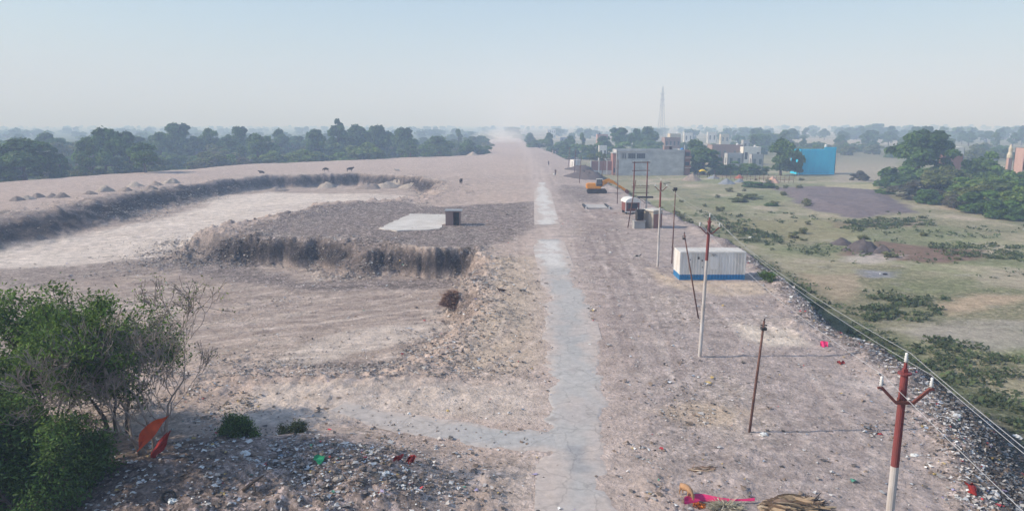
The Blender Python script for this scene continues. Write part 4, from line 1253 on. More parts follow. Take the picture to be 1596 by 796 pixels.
bare, btips = front_tree('bare_tree', (-14.3, 26.3), [(0, 0, (.12, .05)), (-.35, .1, (-.28, .12)), (.3, .2, (.30, .0)), (-.6, .3, (-.45, .15))], 7, 1.72, .105, 12, 1.9, .16, .045, FRESH + OLIVE,
           lambda p: min(1.0, .06 + .55 * max(0, (p.x - .6) / 2) + .5 * max(0, (p.z - 5.0) / 1.2)), 'half-bare grey-branched tree with orange cloth snagged in it, lower left', M['bark_grey'], spread=.54, up=.09, kids=(2, 3), shrink=.78, wig=.17)
t_, _tp = front_tree('bush', (-12.4, 29.4), [(0, 0, (.3, 0)), (.1, .1, (-.1, .2)), (0, .1, (-.3, 0)), (.1, -.1, (.1, -.2))], 4, .42, .03, 22, 30, .12, .04, FRESH[2:] + DARK[2:], lambda p: 1.0,
           'small dark green bush at the right foot of the half-bare tree', M['trunk'], spread=.6, up=.02)
t_['category'] = 'bush'
t_, _tp = front_tree('bush', (-10.0, 29.9), [(0, 0, (.8, 0)), (.02, .02, (-.1, .2)), (.02, .0, (.6, 0)), (-.02, -.02, (-.5, -.2)), (.02, 0, (.2, 0))], 3, .30, .02, 23, 26, .11, .035, [(.05, .075, .03), (.07, .095, .04), (.085, .11, .05)], lambda p: 1.0,
           'low dark green weed tuft on the edge of the soil heap', M['trunk'], spread=.7, up=.0)
t_['category'] = 'bush'
t_, _tp = front_tree('bush', (23.4, 62.5), [(0, 0, (.4, 0)), (.1, .1, (-.2, .2)), (0, 0, (0, 0))], 3, .5, .02, 24, 12, .15, .07, MID, lambda p: 1.0,
           'wispy green weed growing by the right end of the white container', M['trunk'], spread=.5, up=.1)
t_['category'] = 'bush'

for bx_, by_, sd_, lab in ((-18.6, 24.3, 61, 'dark low bush under the dense tree, nearer the half-bare tree'), (-20.6, 25.0, 62, 'dark low bush under the dense tree at the left frame edge'), (-17.0, 24.6, 63, 'dark low bush right of the sapling at the foot of the dense tree'), (-21.6, 27.4, 64, 'mid-height green bush filling the left frame edge under the crown')):
    t_, _tp = front_tree('bush', (bx_, by_), [(0, 0, (.2, .1)), (.3, .2, (.5, .1)), (-.3, .1, (-.5, 0)), (.1, -.2, (.1, -.5)), (0, .3, (0, .5))], 5, .85 if sd_ < 64 else 1.3, .05, sd_, 13, .22, .065, DARK, lambda p: .8, lab, M['trunk'], spread=.6, up=.04, shrink=.78)
    t_['category'] = 'bush'
front_tree('leafy_tree', (-20.8, 23.4), [(0, 0, (.1, .1)), (.6, .3, (.4, .2)), (-.8, .2, (-.4, 0))], 6, 1.5, .1, 41, 14, .26, .07, FRESH[2:] + DARK[1:], lambda p: 1.0,
           'dark leafy undergrowth tree at the very bottom left corner', M['trunk'], spread=.6, up=.06, shrink=.77)
front_tree('leafy_tree', (-18.3, 30.6), [(0, 0, (.05, .1)), (.4, .2, (.25, .1)), (-.5, .2, (-.25, 0))], 6, 1.75, .11, 52, 10, .24, .07, FRESH, lambda p: .75,
           'thin leafy tree between the dense tree and the half-bare tree', M['trunk'], spread=.5, up=.1, shrink=.77)
# ------------------------------------------------------------------ poles and wires
def PG(u, v, z=0.0):
    """ground point seen at (u, v) on the real relief"""
    for k in range(8):
        x, y = P(u, v, z); z = .5 * z + .5 * H(x, y)
    return P(u, v, z)


def insulator(mb, x, z, s=1.0):
    s *= .8
    mb.lathe([(.012, z), (.012, z + .05 * s), (.065 * s, z + .07 * s), (.03, z + .11 * s), (.065 * s, z + .14 * s), (.03, z + .18 * s), (.06 * s, z + .21 * s), (.025, z + .25 * s), (.04, z + .30 * s), (.02, z + .34 * s)], 10, cx=x)


def line_pole():
    t = empty('utility_pole', (0, 0, 0))
    mb = MB(); mb.tube([(0, 0, -.6), (0, 0, 3.2)], [.115, .108], 14); mb.tube([(0, 0, 3.2), (0, 0, 6.05)], [.098, .094], 14)
    mb.tube([(0, 0, 3.17), (0, 0, 3.25)], .117, 14)
    mb.build('lower_shaft', M['pole_white'], t, smooth=False)
    mb = MB(); mb.tube([(0, 0, 6.05), (0, 0, 8.4)], [.093, .086], 14)
    mb.build('upper_shaft', M['pole_red'], t)
    mb = MB(); mb.tube([(0, 0, 8.385), (0, 0, 8.43)], .15, 14); mb.tube([(0, 0, 8.43), (0, 0, 8.66)], .04, 8); mb.box(-.05, .05, -.05, .05, 8.43, 8.52)
    mb.build('top_flange', M['pole_red'], t)
    mb = MB()
    for s in (-1, 1):
        mb.bar((0, -.13, 7.72), (s * .2, -.13, 7.72), .06, .07); mb.bar((s * .19, -.131, 7.715), (s * .53, -.131, 8.06), .06, .065); mb.bar((s * .515, -.13, 8.075), (s * .64, -.13, 8.075), .06, .05)
    mb.tube([(0, 0, 7.66), (0, 0, 7.78)], .108, 14)
    mb.build('crossarm', M['rust_red'], t)
    for x, z in ((-.57, 8.09), (.57, 8.09), (0, 8.64)):
        mb = MB(); insulator(mb, 0, 0); o = mb.build('insulator', M['porcelain'], t, smooth=True); o.location = (x, -.13 if x else 0, z)
    return t


yp1 = 15.88
POLES = [(X(1410, yp1, 8.4), yp1, (0, 0), 'nearest red-topped white pole with V-shaped arm, lower right'),
         (*P(1090.5, 557), (.02, 0), 'red-topped white pole standing in front of the white container'),
         (*P(1025, 415.5), (0, 0), 'red-topped white pole left of the white container, beside the brick hut')]
lp = line_pole(); att = []
for i, (x, y, ln, lab) in enumerate(POLES):
    o = lp if i == 0 else copy_tree(lp)
    o.location = (x, y, H(x, y)); o.rotation_euler = (0, ln[0], R(-4))
    tag(o, lab, 'utility pole', 'red-topped utility poles along the right side')
    zz = H(x, y)
    att.append([Vector((x + ln[0] * 8 + dx, y - .13, zz + z)) for dx, z in ((-.57, 8.4), (.57, 8.4), (0, 8.95))])
d_ = att[0][0] - att[1][0]
att.insert(0, [a + d_ + Vector((.3, 2, 0)) for a in att[0]])
dpl, dpr = (19.3, 112.0), (21.5, 112.6)
att.append([Vector((dpl[0], 112, 8.1)), Vector((dpr[0], 112.5, 8.1)), Vector((20.4, 112.2, 8.2))])
for k, lab in ((0, 'thin bare overhead wire on the left arms of the red-topped poles'), (1, 'thin bare overhead wire on the right arms of the red-topped poles'), (2, 'highest thin bare overhead wire along the tips of the red-topped poles')):
    mb = MB(); pts = []
    for i in range(len(att) - 1):
        a, b = att[i][k], att[i + 1][k]; n = 16
        for j in range(n + (i == len(att) - 2)):
            t = j / n; q = a.lerp(b, t); q.z -= .45 * 4 * t * (1 - t); pts.append(q)
    mb.tube(pts, .0058, 5)
    tag(mb.build('overhead_wire', M['wire'], None, smooth=True), lab, 'wire', 'overhead wires')


def rust_pole(u0, v0, u1, v1, r, label, z=0.0, mt='rust', cap=None):
    x, y = P(u0, v0, z); zt_ = ZT(v1, y); x1 = X(u1, y, zt_); zb = H(x, y)
    t = empty('thin_pole', (x, y, zb), 0, label, 'pole', 'thin rusty poles')
    h = zt_ - zb; dx = x1 - x
    mb = MB(); mb.tube([(-dx * .05, 0, -h * .05), (dx * .55, 0, h * .55), (dx, 0, h)], [r, r * .95, r * .8], 9)
    mb.build('shaft', M[mt], t, smooth=True)
    if cap:
        mb = MB()
        if cap == 'clamp':
            mb.box(dx - r * 1.8, dx + r * 1.8, -r * 1.8, r * 1.8, h - .42, h - .30); mb.tube([(dx, 0, h), (dx + .03, 0, h + .12)], .03, 6)
            mb.bar((dx - .14, 0, h - .2), (dx + .14, 0, h - .2), .05, .05)
            mb.build('clamp', M['dark_metal'], t)
        else:
            mb.box(dx - .2, dx + .16, -.12, .12, h - .28, h + .04); mb.tube([(dx - .05, -.1, h - .1), (dx - .3, -.3, h - .22)], [.05, .12], 8)
            mb.build('lamp_head', M['dark_metal'], t)
    return t


rust_pole(1168, 675, 1191, 500, .062, 'thin rusty pole with clamped top leaning right, alone on the bare ground', cap='clamp')
rust_pole(1088.5, 497, 1066.5, 364, .055, 'thin rusty pole leaning left in front of the white container', cap='clamp')
rust_pole(1047, 411, 1053, 293, .062, 'thin rusty pole with small dark lamp head at the left end of the container', cap='lamp')
rust_pole(978.5, 355, 991, 281, .075, 'dark pole leaning right against the double pole frame', mt='rust')
rust_pole(962, 318.5, 963.5, 249, .075, 'straight rusty pole in front of the digger bucket')
rust_pole(903, 285, 906, 243, .085, 'nearest of the three thin poles round the white cabin', mt='rust')
rust_pole(895, 270.5, 897.5, 233, .085, 'middle one of the three thin poles round the white cabin', mt='rust')
rust_pole(885.5, 261.5, 888, 230, .085, 'farthest of the three thin poles round the white cabin', mt='rust')
rust_pole(936, 281.5, 942, 246, .10, 'dark leaning pole behind the digger cab', z=-1.5)

# double pole frame with its transformer
t = empty('double_pole_frame', (dpl[0], dpl[1], H(*dpl)), 0, 'tall rusty frame of two poles joined by beams at the transformer', 'pole frame')
ox, oy, oz = dpl[0], dpl[1], H(*dpl)
dx, dy, dz = dpr[0] - ox, dpr[1] - oy, H(*dpr) - oz
HT = ZT(252, 112) - oz
for (px_, py_, pz_) in ((0, 0, 0), (dx, dy, dz)):
    mb = MB(); mb.tube([(px_, py_, pz_ - .5), (px_, py_, HT * .30)], .13, 10); mb.build('lower_pole', M['pole_white'], t, smooth=True)
    mb = MB(); mb.tube([(px_, py_, HT * .30), (px_, py_, HT)], [.12, .10], 10); mb.build('pole', M['rust_red'], t, smooth=True)
for f, th in ((.985, .15), (.83, .11), (.53, .09), (.50, .06), (.40, .08)):
    mb = MB(); mb.bar((-.35, -.13, HT * f), (dx + .35, dy - .13, HT * f), th, th); mb.build('beam', M['rust'], t)
for f in (.53, .985):
    for xx in (-.2, dx * .5, dx + .2):
        mb = MB(); insulator(mb, xx, HT * f + .06, .9); mb.build('insulator', M['porcelain'], t, smooth=True)
mb = MB(); mb.box(dx * .35, dx + 1.0, dy - .5, dy + .4, HT * .30, HT * .33); mb.bar((dx * .4, dy - .3, HT * .30), (dx, dy - .1, HT * .18), .06, .06)
mb.build('bracket_shelf', M['dark_metal'], t)

tx, ty = P(995, 355.5); tz = H(tx, ty)
t = empty('transformer_plinth', (tx, ty, tz), R(4), 'square grey concrete plinth under the transformer', 'plinth')
mb = MB(); mb.box(-.78, .78, -.7, .7, -.4, .95, top=.98); mb.build('block', M['concrete'], t, bevel=.03)
mb = MB(); mb.box(-.84, .84, -.76, .76, .95, 1.07); mb.build('cap', M['concrete'], t, bevel=.02)
t = empty('transformer', (tx + .12, ty, tz + 1.07), R(4), 'black finned transformer standing on the concrete plinth', 'transformer')
mb = MB(); mb.box(-.5, .5, -.36, .36, .1, 1.45); mb.build('tank', M['dark_metal'], t, bevel=.03)
for s in (-1, 1):
    mb = MB()
    for k in range(8): mb.box(-.46 + k * .125, -.43 + k * .125, s * .37 if s > 0 else -.62, .62 if s > 0 else -.37, .2, 1.25)
    mb.build('radiator', M['dark_metal'], t)
mb = MB(); mb.box(-.62, .62, -.44, .44, 1.45, 1.52); mb.build('lid', M['dark_metal'], t)
mb = MB(); mb.box(-.55, .55, -.5, -.42, 0, .1); mb.box(-.55, .55, .42, .5, 0, .1); mb.build('skid', M['rust'], t)
for k in (-.3, 0, .3):
    mb = MB(); insulator(mb, k, 1.52, 1.1); mb.build('bushing', M['porcelain'], t, smooth=True)

# brick hut beside it
hx, hy = P(1016, 356.5); hz_ = H(hx, hy)
t = empty('brick_hut', (hx + .35, hy + 1.3, hz_), R(38), 'small beige hut with red brick front and flat pale roof beside the transformer', 'hut')
mb = MB(); mb.box(-1.0, .9, -.9, .9, -.3, 2.35); mb.build('wall', M['beige'], t)
mb = MB(); mb.box(-.86, .80, -.935, -.903, 0, 1.95); mb.build('brick_panel', M['brick'], t)
mb = MB(); mb.box(-1.2, 1.1, -1.1, 1.1, 2.35, 2.53); mb.build('roof', mat('hut_roof', (.62, .58, .52), .85, .12, 1.5), t, bevel=.02)
mb = MB(); mb.box(-1.0, .9, -.98, -.903, 1.97, 2.1); mb.build('lintel', M['concrete'], t)

# red cabin with arched white roof
cx_, cy_ = P(985, 335); cz_ = H(cx_, cy_)
t = empty('arched_cabin', (cx_, cy_ + 1.2, cz_), R(6), 'small dark red cabin with arched white roof and white corner posts', 'cabin')
mb = MB(); mb.box(-1.1, 1.1, -1.1, 1.6, .45, 1.85); mb.build('body', M['rust_red'], t)
prof = [(-1.25, 1.85)] + [(-1.25 * math.cos(a), 1.85 + .72 * math.sin(a)) for a in [k * math.pi / 10 for k in range(1, 10)]] + [(1.25, 1.85)]
mb = MB(); mb.prism([(a, b) for a, b in prof], -1.3, 1.8)
o = mb.build('roof', M['white_paint'], t); o.rotation_euler = (0, 0, R(90)); o.location = (0, 0, 0)
for sx in (-1, 1):
    mb = MB(); mb.box(sx * 1.14 - .07, sx * 1.14 + .07, -1.17, -1.103, .35, 1.85); mb.build('post', M['white_paint'], t)
mb = MB(); mb.box(-.75, .75, -1.13, -1.102, .9, 1.7); mb.build('hatch', M['dark_open'], t)
mb = MB(); mb.box(-1.15, 1.15, -1.16, -1.102, .32, .47); mb.build('bumper', M['white_paint'], t)
for sx in (-1, 1):
    for yy in (-.6, 1.1):
        mb = MB(); mb.tube([(sx * .82, yy, .36), (sx * 1.08, yy, .36)], .36, 16); mb.build('wheel', M['rubber'], t)

# ------------------------------------------------------------------ container
bx, by = P(1058.5, 436.5); bz = H(bx, by) + .02
t = empty('shipping_container', (bx, by, bz), 0, 'white corrugated shipping container with blue band along its foot', 'container')
Lc, Wc, Hc = 6.06, 2.44, 2.62


def corr(length, n, depth, z0, zb, z1):
    """corrugated sheet along x, outside at -y; two materials split at zb"""
    mb = MB(); pts = []
    p = length / n
    for k in range(n):
        x = k * p
        pts += [(x, 0), (x + p * .3, 0), (x + p * .48, depth), (x + p * .82, depth)]
    pts.append((length, 0))
    for (x0, y0), (x1, y1) in zip(pts[:-1], pts[1:]):
        mb.poly([(x0, y0, z0), (x1, y1, z0), (x1, y1, zb), (x0, y0, zb)], 1)
        mb.poly([(x0, y0, zb), (x1, y1, zb), (x1, y1, z1), (x0, y0, z1)], 0)
    return mb


WB = [M['white_paint'], M['blue_paint']]
o = corr(Lc - .24, 21, .06, .1, .5, Hc - .12).build('side_wall', WB, t); o.location = (.12, .02, 0)
o = corr(Lc - .24, 21, .06, .1, .5, Hc - .12).build('side_wall', WB, t); o.location = (Lc - .12, Wc - .02, 0); o.rotation_euler = (0, 0, math.pi)
o = corr(Wc - .24, 8, .05, .1, .5, Hc - .12).build('end_wall', WB, t); o.location = (.02, Wc - .12, 0); o.rotation_euler = (0, 0, -math.pi / 2)
o = corr(Wc - .24, 8, .05, .1, .5, Hc - .12).build('end_wall', WB, t); o.location = (Lc - .02, .12, 0); o.rotation_euler = (0, 0, math.pi / 2)
for xx in (0, Lc - .12):
    for yy in (0, Wc - .12):
        mb = MB(); mb.box(xx, xx + .12, yy, yy + .12, 0, .5, 1); mb.box(xx, xx + .12, yy, yy + .12, .5, Hc, 0); mb.build('corner_post', WB, t)
mb = MB(); mb.box(.12, Lc - .12, 0, .08, Hc - .12, Hc - .01); mb.box(.12, Lc - .12, Wc - .08, Wc, Hc - .12, Hc - .01); mb.box(0, .08, .12, Wc - .12, Hc - .12, Hc - .01); mb.box(Lc - .08, Lc, .12, Wc - .12, Hc - .12, Hc - .01)
mb.build('top_rail', M['white_paint'], t)
mb = MB(); mb.box(.12, Lc - .12, 0, .08, 0, .1); mb.box(.12, Lc - .12, Wc - .08, Wc, 0, .1); mb.box(0, .08, .12, Wc - .12, 0, .1); mb.box(Lc - .08, Lc, .12, Wc - .12, 0, .1)
mb.build('bottom_rail', M['blue_paint'], t)
mb = MB(); mb.box(.03, Lc - .03, .03, Wc - .03, Hc - .04, Hc + .004)
for k in range(14): mb.box(.25 + k * .42, .42 + k * .42, .1, Wc - .1, Hc + .004, Hc + .02)
mb.build('roof', mat('roof_paint', (.66, .65, .63), .6, 0, 1.0, color2=(.50, .46, .42), detail=8), t)
for xx, zz, s in ((1.72, 2.05, .1), (2.05, 1.82, .07), (.95, 1.9, .05), (.95, 1.2, .05), (2.1, 1.2, .05)):
    mb = MB(); mb.box(xx - s * .7, xx + s * .7, -.012, .03, zz - s, zz + s); mb.build('vent', M['dark_metal'], t)
mb = MB(); mb.box(2.9, 3.3, -.03, .03, 2.32, 2.42); mb.box(3.02, 3.12, -.05, .03, 2.22, 2.32); mb.build('lamp', M['steel'], t)
mb = MB(); mb.box(2.75, 3.55, -.016, .03, 1.0, 2.2); mb.build('door', M['white_paint'], t)

# ------------------------------------------------------------------ brick kiosk by the pad
kx, ky = P(706, 351.5); kz = H(kx, ky)
t = empty('brick_kiosk', (kx, ky + 1.0, kz), R(2), 'small brick kiosk with dark doorway and thin flat roof beside the concrete pad', 'kiosk')
mb = MB()
mb.box(-1.08, .02, -1.0, -.86, -.4, 2.05); mb.box(.86, 1.0, -1.0, -.86, -.4, 2.05); mb.box(.02, .86, -1.0, -.86, 1.88, 2.05)
mb.box(-1.08, -.94, -.86, 1.0, -.4, 2.05); mb.box(.86, 1.0, -.86, 1.0, -.4, 2.05); mb.box(-.94, .86, .86, 1.0, -.4, 2.05)
mb.build('wall', M['brick_pale'], t)
mb = MB(); mb.box(-1.2, 1.28, -1.15, 1.15, 2.05, 2.11); mb.build('roof', M['steel'], t)
mb = MB(); mb.box(.45, .84, -.9, -.868, -.1, 1.86); mb.build('door', M['dark_open'], t)

# ------------------------------------------------------------------ excavator
ex, ey = P(930, 300.8); ez = H(ex, ey)
t = empty('excavator', (ex, ey, ez), R(-3), 'yellow tracked excavator with its boom stretched to the right', 'excavator')
for sy in (-1, 1):
    mb = MB(); yc = sy * 1.05
    out = [(-1.65 - .40 * math.sin(a), .42 - .42 * math.cos(a)) for a in [k * math.pi / 8 for k in range(9)]] + [(1.65 + .40 * math.sin(a), .42 + .42 * math.cos(a)) for a in [k * math.pi / 8 for k in range(9)]]
    n = len(mb.v); k = len(out)
    for yy in (yc - .27, yc + .27): mb.v += [(x, yy, z) for x, z in out]
    for i in range(k):
        j = (i + 1) % k; mb.f.append((n + i, n + j, n + k + j, n + k + i)); mb.mi.append(0)
    mb.f.append(tuple(n + i for i in reversed(range(k)))); mb.f.append(tuple(n + k + i for i in range(k))); mb.mi += [0, 0]
    for q in range(18): mb.box(-1.75 + q * .2, -1.66 + q * .2, yc - .3, yc + .3, .83, .87)
    tr = mb.build('track', M['track'], t)
    mb = MB()
    for q in range(6): mb.tube([(-1.4 + q * .56, yc - .31, .36), (-1.4 + q * .56, yc + .31, .36)], .2, 10)
    mb.build('roller', M['dark_metal'], tr)
mb = MB(); mb.tube([(0, 0, .6), (0, 0, 1.0)], .7, 16); mb.build('turntable', M['dark_metal'], t)
mb = MB(); mb.box(-2.05, .75, -1.2, 1.2, 1.0, 1.55); mb.box(-2.0, -.25, -1.15, 1.15, 1.55, 2.12, top=.94); mb.build('body', M['yellow'], t, bevel=.07)
mb = MB(); mb.box(-2.22, -2.0, -1.1, 1.1, 1.05, 2.0); mb.build('counterweight', M['yellow'], t, bevel=.08)
cb = MB(); cb.box(-.15, 1.1, -1.15, -.2, 1.55, 2.95, top=.9); cab = cb.build('cab', M['dark_metal'], t, bevel=.04)
mb = MB(); mb.box(-.02, .93, -1.16, -1.09, 1.95, 2.78); mb.box(1.02, 1.08, -1.0, -.35, 1.8, 2.75); mb.build('window', M['glass'], cab)
mb = MB(); mb.box(-.2, 1.1, -1.16, -.18, 2.955, 3.02); mb.build('roof', M['white_paint'], cab)
mb = MB(); b_ = [(.55, 1.35), (1.5, 2.25), (2.6, 2.62), (3.6, 2.2), (4.9, 1.25)]
wth = [.32, .42, .46, .36, .24]; n = len(mb.v)
for (x, z), q in zip(b_, wth):
    for yy in (-.0, .4):
        mb.v += [(x - .12, yy, z + q), (x + .12, yy, z - q)]
for i in range(4):
    a = n + i * 4; b = a + 4
    for f in ((a, a + 1, b + 1, b), (a + 2, b + 2, b + 3, a + 3), (a, b, b + 2, a + 2), (a + 1, a + 3, b + 3, b + 1)): mb.f.append(f); mb.mi.append(0)
mb.f.append((n, n + 2, n + 3, n + 1)); e = n + 16; mb.f.append((e, e + 1, e + 3, e + 2)); mb.mi += [0, 0]
mb.build('boom', M['yellow'], t)
mb = MB(); mb.bar((4.55, .2, 1.55), (6.0, .2, .62), .34, .48); mb.build('stick', M['yellow'], t)
mb = MB(); mb.tube([(1.2, -.12, 1.35), (2.55, -.12, 2.35)], .07, 8); mb.tube([(3.0, .2, 2.75), (4.6, .2, 1.9)], .07, 8); mb.build('hydraulic_cylinder', M['steel'], t)
mb = MB(); mb.prism([(5.8, .75), (6.3, .8), (6.75, .45), (6.6, .02), (6.2, -.05), (5.9, .2)], -.3, .7)
mb.v = [(y, x, z) for x, y, z in mb.v]; mb.build('bucket', M['rust_red'], t)

# ------------------------------------------------------------------ concrete entry slab with ruts, white cabin
sx_, sy_ = P(928.5, 323.5)
t = empty('entry_slab', (sx_, sy_, H(sx_, sy_)), 0, 'low flat concrete slab at the head of the wheel ruts left of the red cabin', 'slab')
mb = MB(); mb.box(-1.75, 1.75, -2.7, 2.7, -.5, .16); mb.build('deck', mat('slab', (.46, .43, .41), .9, .15, .6), t, bevel=.03)
for s in (-1, 1):
    mb = MB(); mb.box(s * 1.95 - .17, s * 1.95 + .17, -2.7, 2.5, -.3, .30); mb.build('kerb', M['plastic_black'], t)
    mb = MB(); mb.box(s * 1.95 - .12, s * 1.95 + .12, -2.95, -2.71, -.3, .38); mb.build('kerb_end', M['white_paint'], t)

wx, wy = P(897.5, 262.5); wz = H(wx, wy)
t = empty('portable_cabin', (wx, wy + 1.3, wz), R(24), 'small white metal cabin among three thin poles on the far right of the dump', 'cabin')
mb = MB(); mb.box(-1.3, 1.3, -1.2, 1.2, .12, 2.65); mb.build('body', M['white_paint'], t, bevel=.03)
mb = MB(); mb.box(-1.36, 1.36, -1.26, 1.26, 2.65, 2.75); mb.build('roof', M['white_paint'], t)
mb = MB(); mb.box(-1.3, 1.3, -1.2, 1.2, -.2, .12); mb.build('skid', M['dark_metal'], t)
mb = MB(); mb.box(-1.32, -1.302, -.5, .3, .2, 2.2); mb.build('door', M['house_grey'], t)

# ------------------------------------------------------------------ buildings
def panel(mb, p0, p1, z0, z1, holes=(), th=.22, mi=0):
    """a wall panel from p0 to p1 (outside on the right of the walk) with openings (s0, s1, h0, h1)"""
    p0 = Vector((*p0, 0)); p1 = Vector((*p1, 0)); L_ = (p1 - p0).length; d = (p1 - p0) / L_; inn = Vector((-d.y, d.x, 0)) * th
    xs = sorted({0, L_, *[h[0] for h in holes], *[h[1] for h in holes]}); zs = sorted({z0, z1, *[h[2] for h in holes], *[h[3] for h in holes]})
    solid = lambda i, j: 0 <= i < len(xs) - 1 and 0 <= j < len(zs) - 1 and not any(h[0] - 1e-6 <= xs[i] and xs[i + 1] <= h[1] + 1e-6 and h[2] - 1e-6 <= zs[j] and zs[j + 1] <= h[3] + 1e-6 for h in holes)
    def q(s, z, k): v = p0 + d * s + (inn if k else Vector()); return (v.x, v.y, z)
    for i in range(len(xs) - 1):
        for j in range(len(zs) - 1):
            if not solid(i, j): continue
            a, b, c, e = xs[i], xs[i + 1], zs[j], zs[j + 1]
            mb.poly([q(a, c, 0), q(b, c, 0), q(b, e, 0), q(a, e, 0)], mi); mb.poly([q(b, c, 1), q(a, c, 1), q(a, e, 1), q(b, e, 1)], mi)
            if not solid(i - 1, j): mb.poly([q(a, c, 1), q(a, c, 0), q(a, e, 0), q(a, e, 1)], mi)
            if not solid(i + 1, j): mb.poly([q(b, c, 0), q(b, c, 1), q(b, e, 1), q(b, e, 0)], mi)
            if not solid(i, j - 1): mb.poly([q(a, c, 1), q(b, c, 1), q(b, c, 0), q(a, c, 0)], mi)
            if not solid(i, j + 1): mb.poly([q(a, e, 0), q(b, e, 0), q(b, e, 1), q(a, e, 1)], mi)


def win_at(parent, x0, x1, z0, z1, y, name='window', bars=1, m='glass'):
    mb = MB(); f = .07
    mb.box(x0, x0 + f, y, y + .08, z0, z1); mb.box(x1 - f, x1, y, y + .08, z0, z1); mb.box(x0 + f, x1 - f, y, y + .08, z0, z0 + f); mb.box(x0 + f, x1 - f, y, y + .08, z1 - f, z1)
    for k in range(bars):
        xm = x0 + (x1 - x0) * (k + 1) / (bars + 1); mb.box(xm - .03, xm + .03, y + .01, y + .07, z0 + f, z1 - f)
    o = mb.build(name, M['house_grey'], parent)
    mb = MB(); mb.box(x0 + .02, x1 - .02, y + .1, y + .12, z0 + .02, z1 - .02); mb.build('pane', M[m], o)
    return o


def house(name, label, u0, u1, vtop, d, m, storeys=1, depth=7.0, rz=0.0, base=ZF, wins=3, parapet=.5, door=True, cat='house', group=None, roofm='roof_slab', winm='glass', tank=None):
    x0, x1 = X(u0, d, 0), X(u1, d, 0); w_ = x1 - x0; zt_ = ZT(vtop, d); h = zt_ - base
    t = empty(name, ((x0 + x1) / 2, d, base), rz, label, cat, group)
    hw = w_ / 2; sh = (h - parapet) / storeys; holes = []; spots = []
    for s in range(storeys):
        for k in range(wins):
            c = w_ * (k + .5) / wins; ww = min(1.3, w_ / wins * .5); zb = s * sh + sh * .32; zt2 = s * sh + sh * .75
            if door and s == 0 and k == wins // 2:
                holes.append((c - .5, c + .5, .02, min(2.1, sh * .8))); continue
            holes.append((c - ww / 2, c + ww / 2, zb, zt2)); spots.append((c - ww / 2 - hw, c + ww / 2 - hw, zb, zt2))
    mb = MB()
    panel(mb, (-hw, 0), (hw, 0), 0, h, holes); panel(mb, (hw, 0), (hw, depth), 0, h); panel(mb, (hw, depth), (-hw, depth), 0, h)
    panel(mb, (-hw, depth), (-hw, 0), 0, h, [(depth * .4, depth * .4 + 1.1, sh * .35, sh * .75)])
    mb.build('wall', M[m], t)
    mb = MB(); mb.box(-hw + .23, hw - .23, .23, depth - .23, h - parapet - .18, h - parapet)
    for s in range(1, storeys): mb.box(-hw + .23, hw - .23, .23, depth - .23, s * sh - .15, s * sh)
    mb.build('roof', M[roofm], t)
    if storeys > 1:
        mb = MB()
        for s in range(1, storeys): mb.box(-hw - .1, hw + .1, -.35, -.003, s * sh - .1, s * sh + .06)
        mb.build('ledge', M['roof_slab'], t)
    for (a, b, c, e) in spots: win_at(t, a, b, c, e, .08, m=winm)
    if door:
        k = wins // 2; c = w_ * (k + .5) / wins - hw
        mb = MB(); mb.box(c - .5, c + .5, .1, .15, .02, min(2.1, sh * .8)); mb.build('door', M['wood'], t)
    if tank:
        mb = MB(); mb.lathe([(.5, h - parapet), (.55, h - parapet + .1), (.55, h - parapet + .9), (.35, h - parapet + 1.15), (.2, h - parapet + 1.25)], 14, cx=hw * tank[0], cy=depth * .3); mb.build('water_tank', M[tank[1]], t, smooth=False)
    return t


# grey building
D0 = 258.0; gx0, gx1 = X(961, D0), X(1067, D0); gw = gx1 - gx0; gz = ZT(233.5, D0); gh = gz - ZF
t = empty('grey_building', (gx0, D0, ZF), 0, 'large grey cement-plastered building with dark top floor windows on its left', 'building')
zr = lambda v: ZT(v, D0) - ZF
ur = lambda u: X(u, D0) - gx0
hol = [(ur(967.5), ur(977), zr(247.5), zr(239)), (ur(978.7), ur(990.5), zr(247.5), zr(239)), (ur(992), ur(1005.5), zr(247.5), zr(239))]
mb = MB(); panel(mb, (0, 0), (gw, 0), 0, gh, hol); panel(mb, (gw, 0), (gw, 11), 0, gh); panel(mb, (gw, 11), (0, 11), 0, gh); panel(mb, (0, 11), (0, 0), 0, gh)
mb.build('wall', M['plaster'], t)
mb = MB(); mb.box(.23, gw - .23, .23, 10.77, gh - .75, gh - .5); mb.box(.23, gw - .23, .23, 10.77, zr(248.5) - .2, zr(248.5)); mb.build('roof', M['roof_slab'], t)
mb = MB(); mb.box(-.15, gw * .45, -.22, -.003, zr(237.5), zr(235.8)); mb.build('ledge', M['roof_slab'], t)
for i, h_ in enumerate(hol):
    if i: win_at(t, h_[0], h_[1], h_[2], h_[3], .1, bars=3, m='dark_open')
for k in (0, 1, 2):
    xx = hol[0][0] + .35 + k * .85; mb = MB(); mb.box(xx - .11, xx + .11, .02, .2, hol[0][2], hol[0][3]); mb.build('column', M['house_white'], t)
mb = MB(); mb.box(gw + .003, gw + 2.3, 1.2, 9, 0, gh - .3); wing = mb.build('brick_wing', M['brick'], t)
for s in range(2):
    zz = zr(262) + s * (zr(247) - zr(262)); mb = MB(); mb.box(gw + .1, gw + 2.5, .2, 1.19, zz, zz + .15); b_ = mb.build('balcony', M['house_white'], t)
    mb = MB(); mb.box(gw + .1, gw + 2.5, .2, .3, zz + .153, zz + .8); mb.build('parapet', M['brick'], b_)
    mb = MB(); mb.box(gw + .5, gw + 2.0, 1.15, 1.197, zz + .16, zz + 2.1); mb.build('window', M['dark_open'], wing)
hx0, hx1 = ur(1037.5), ur(1050)
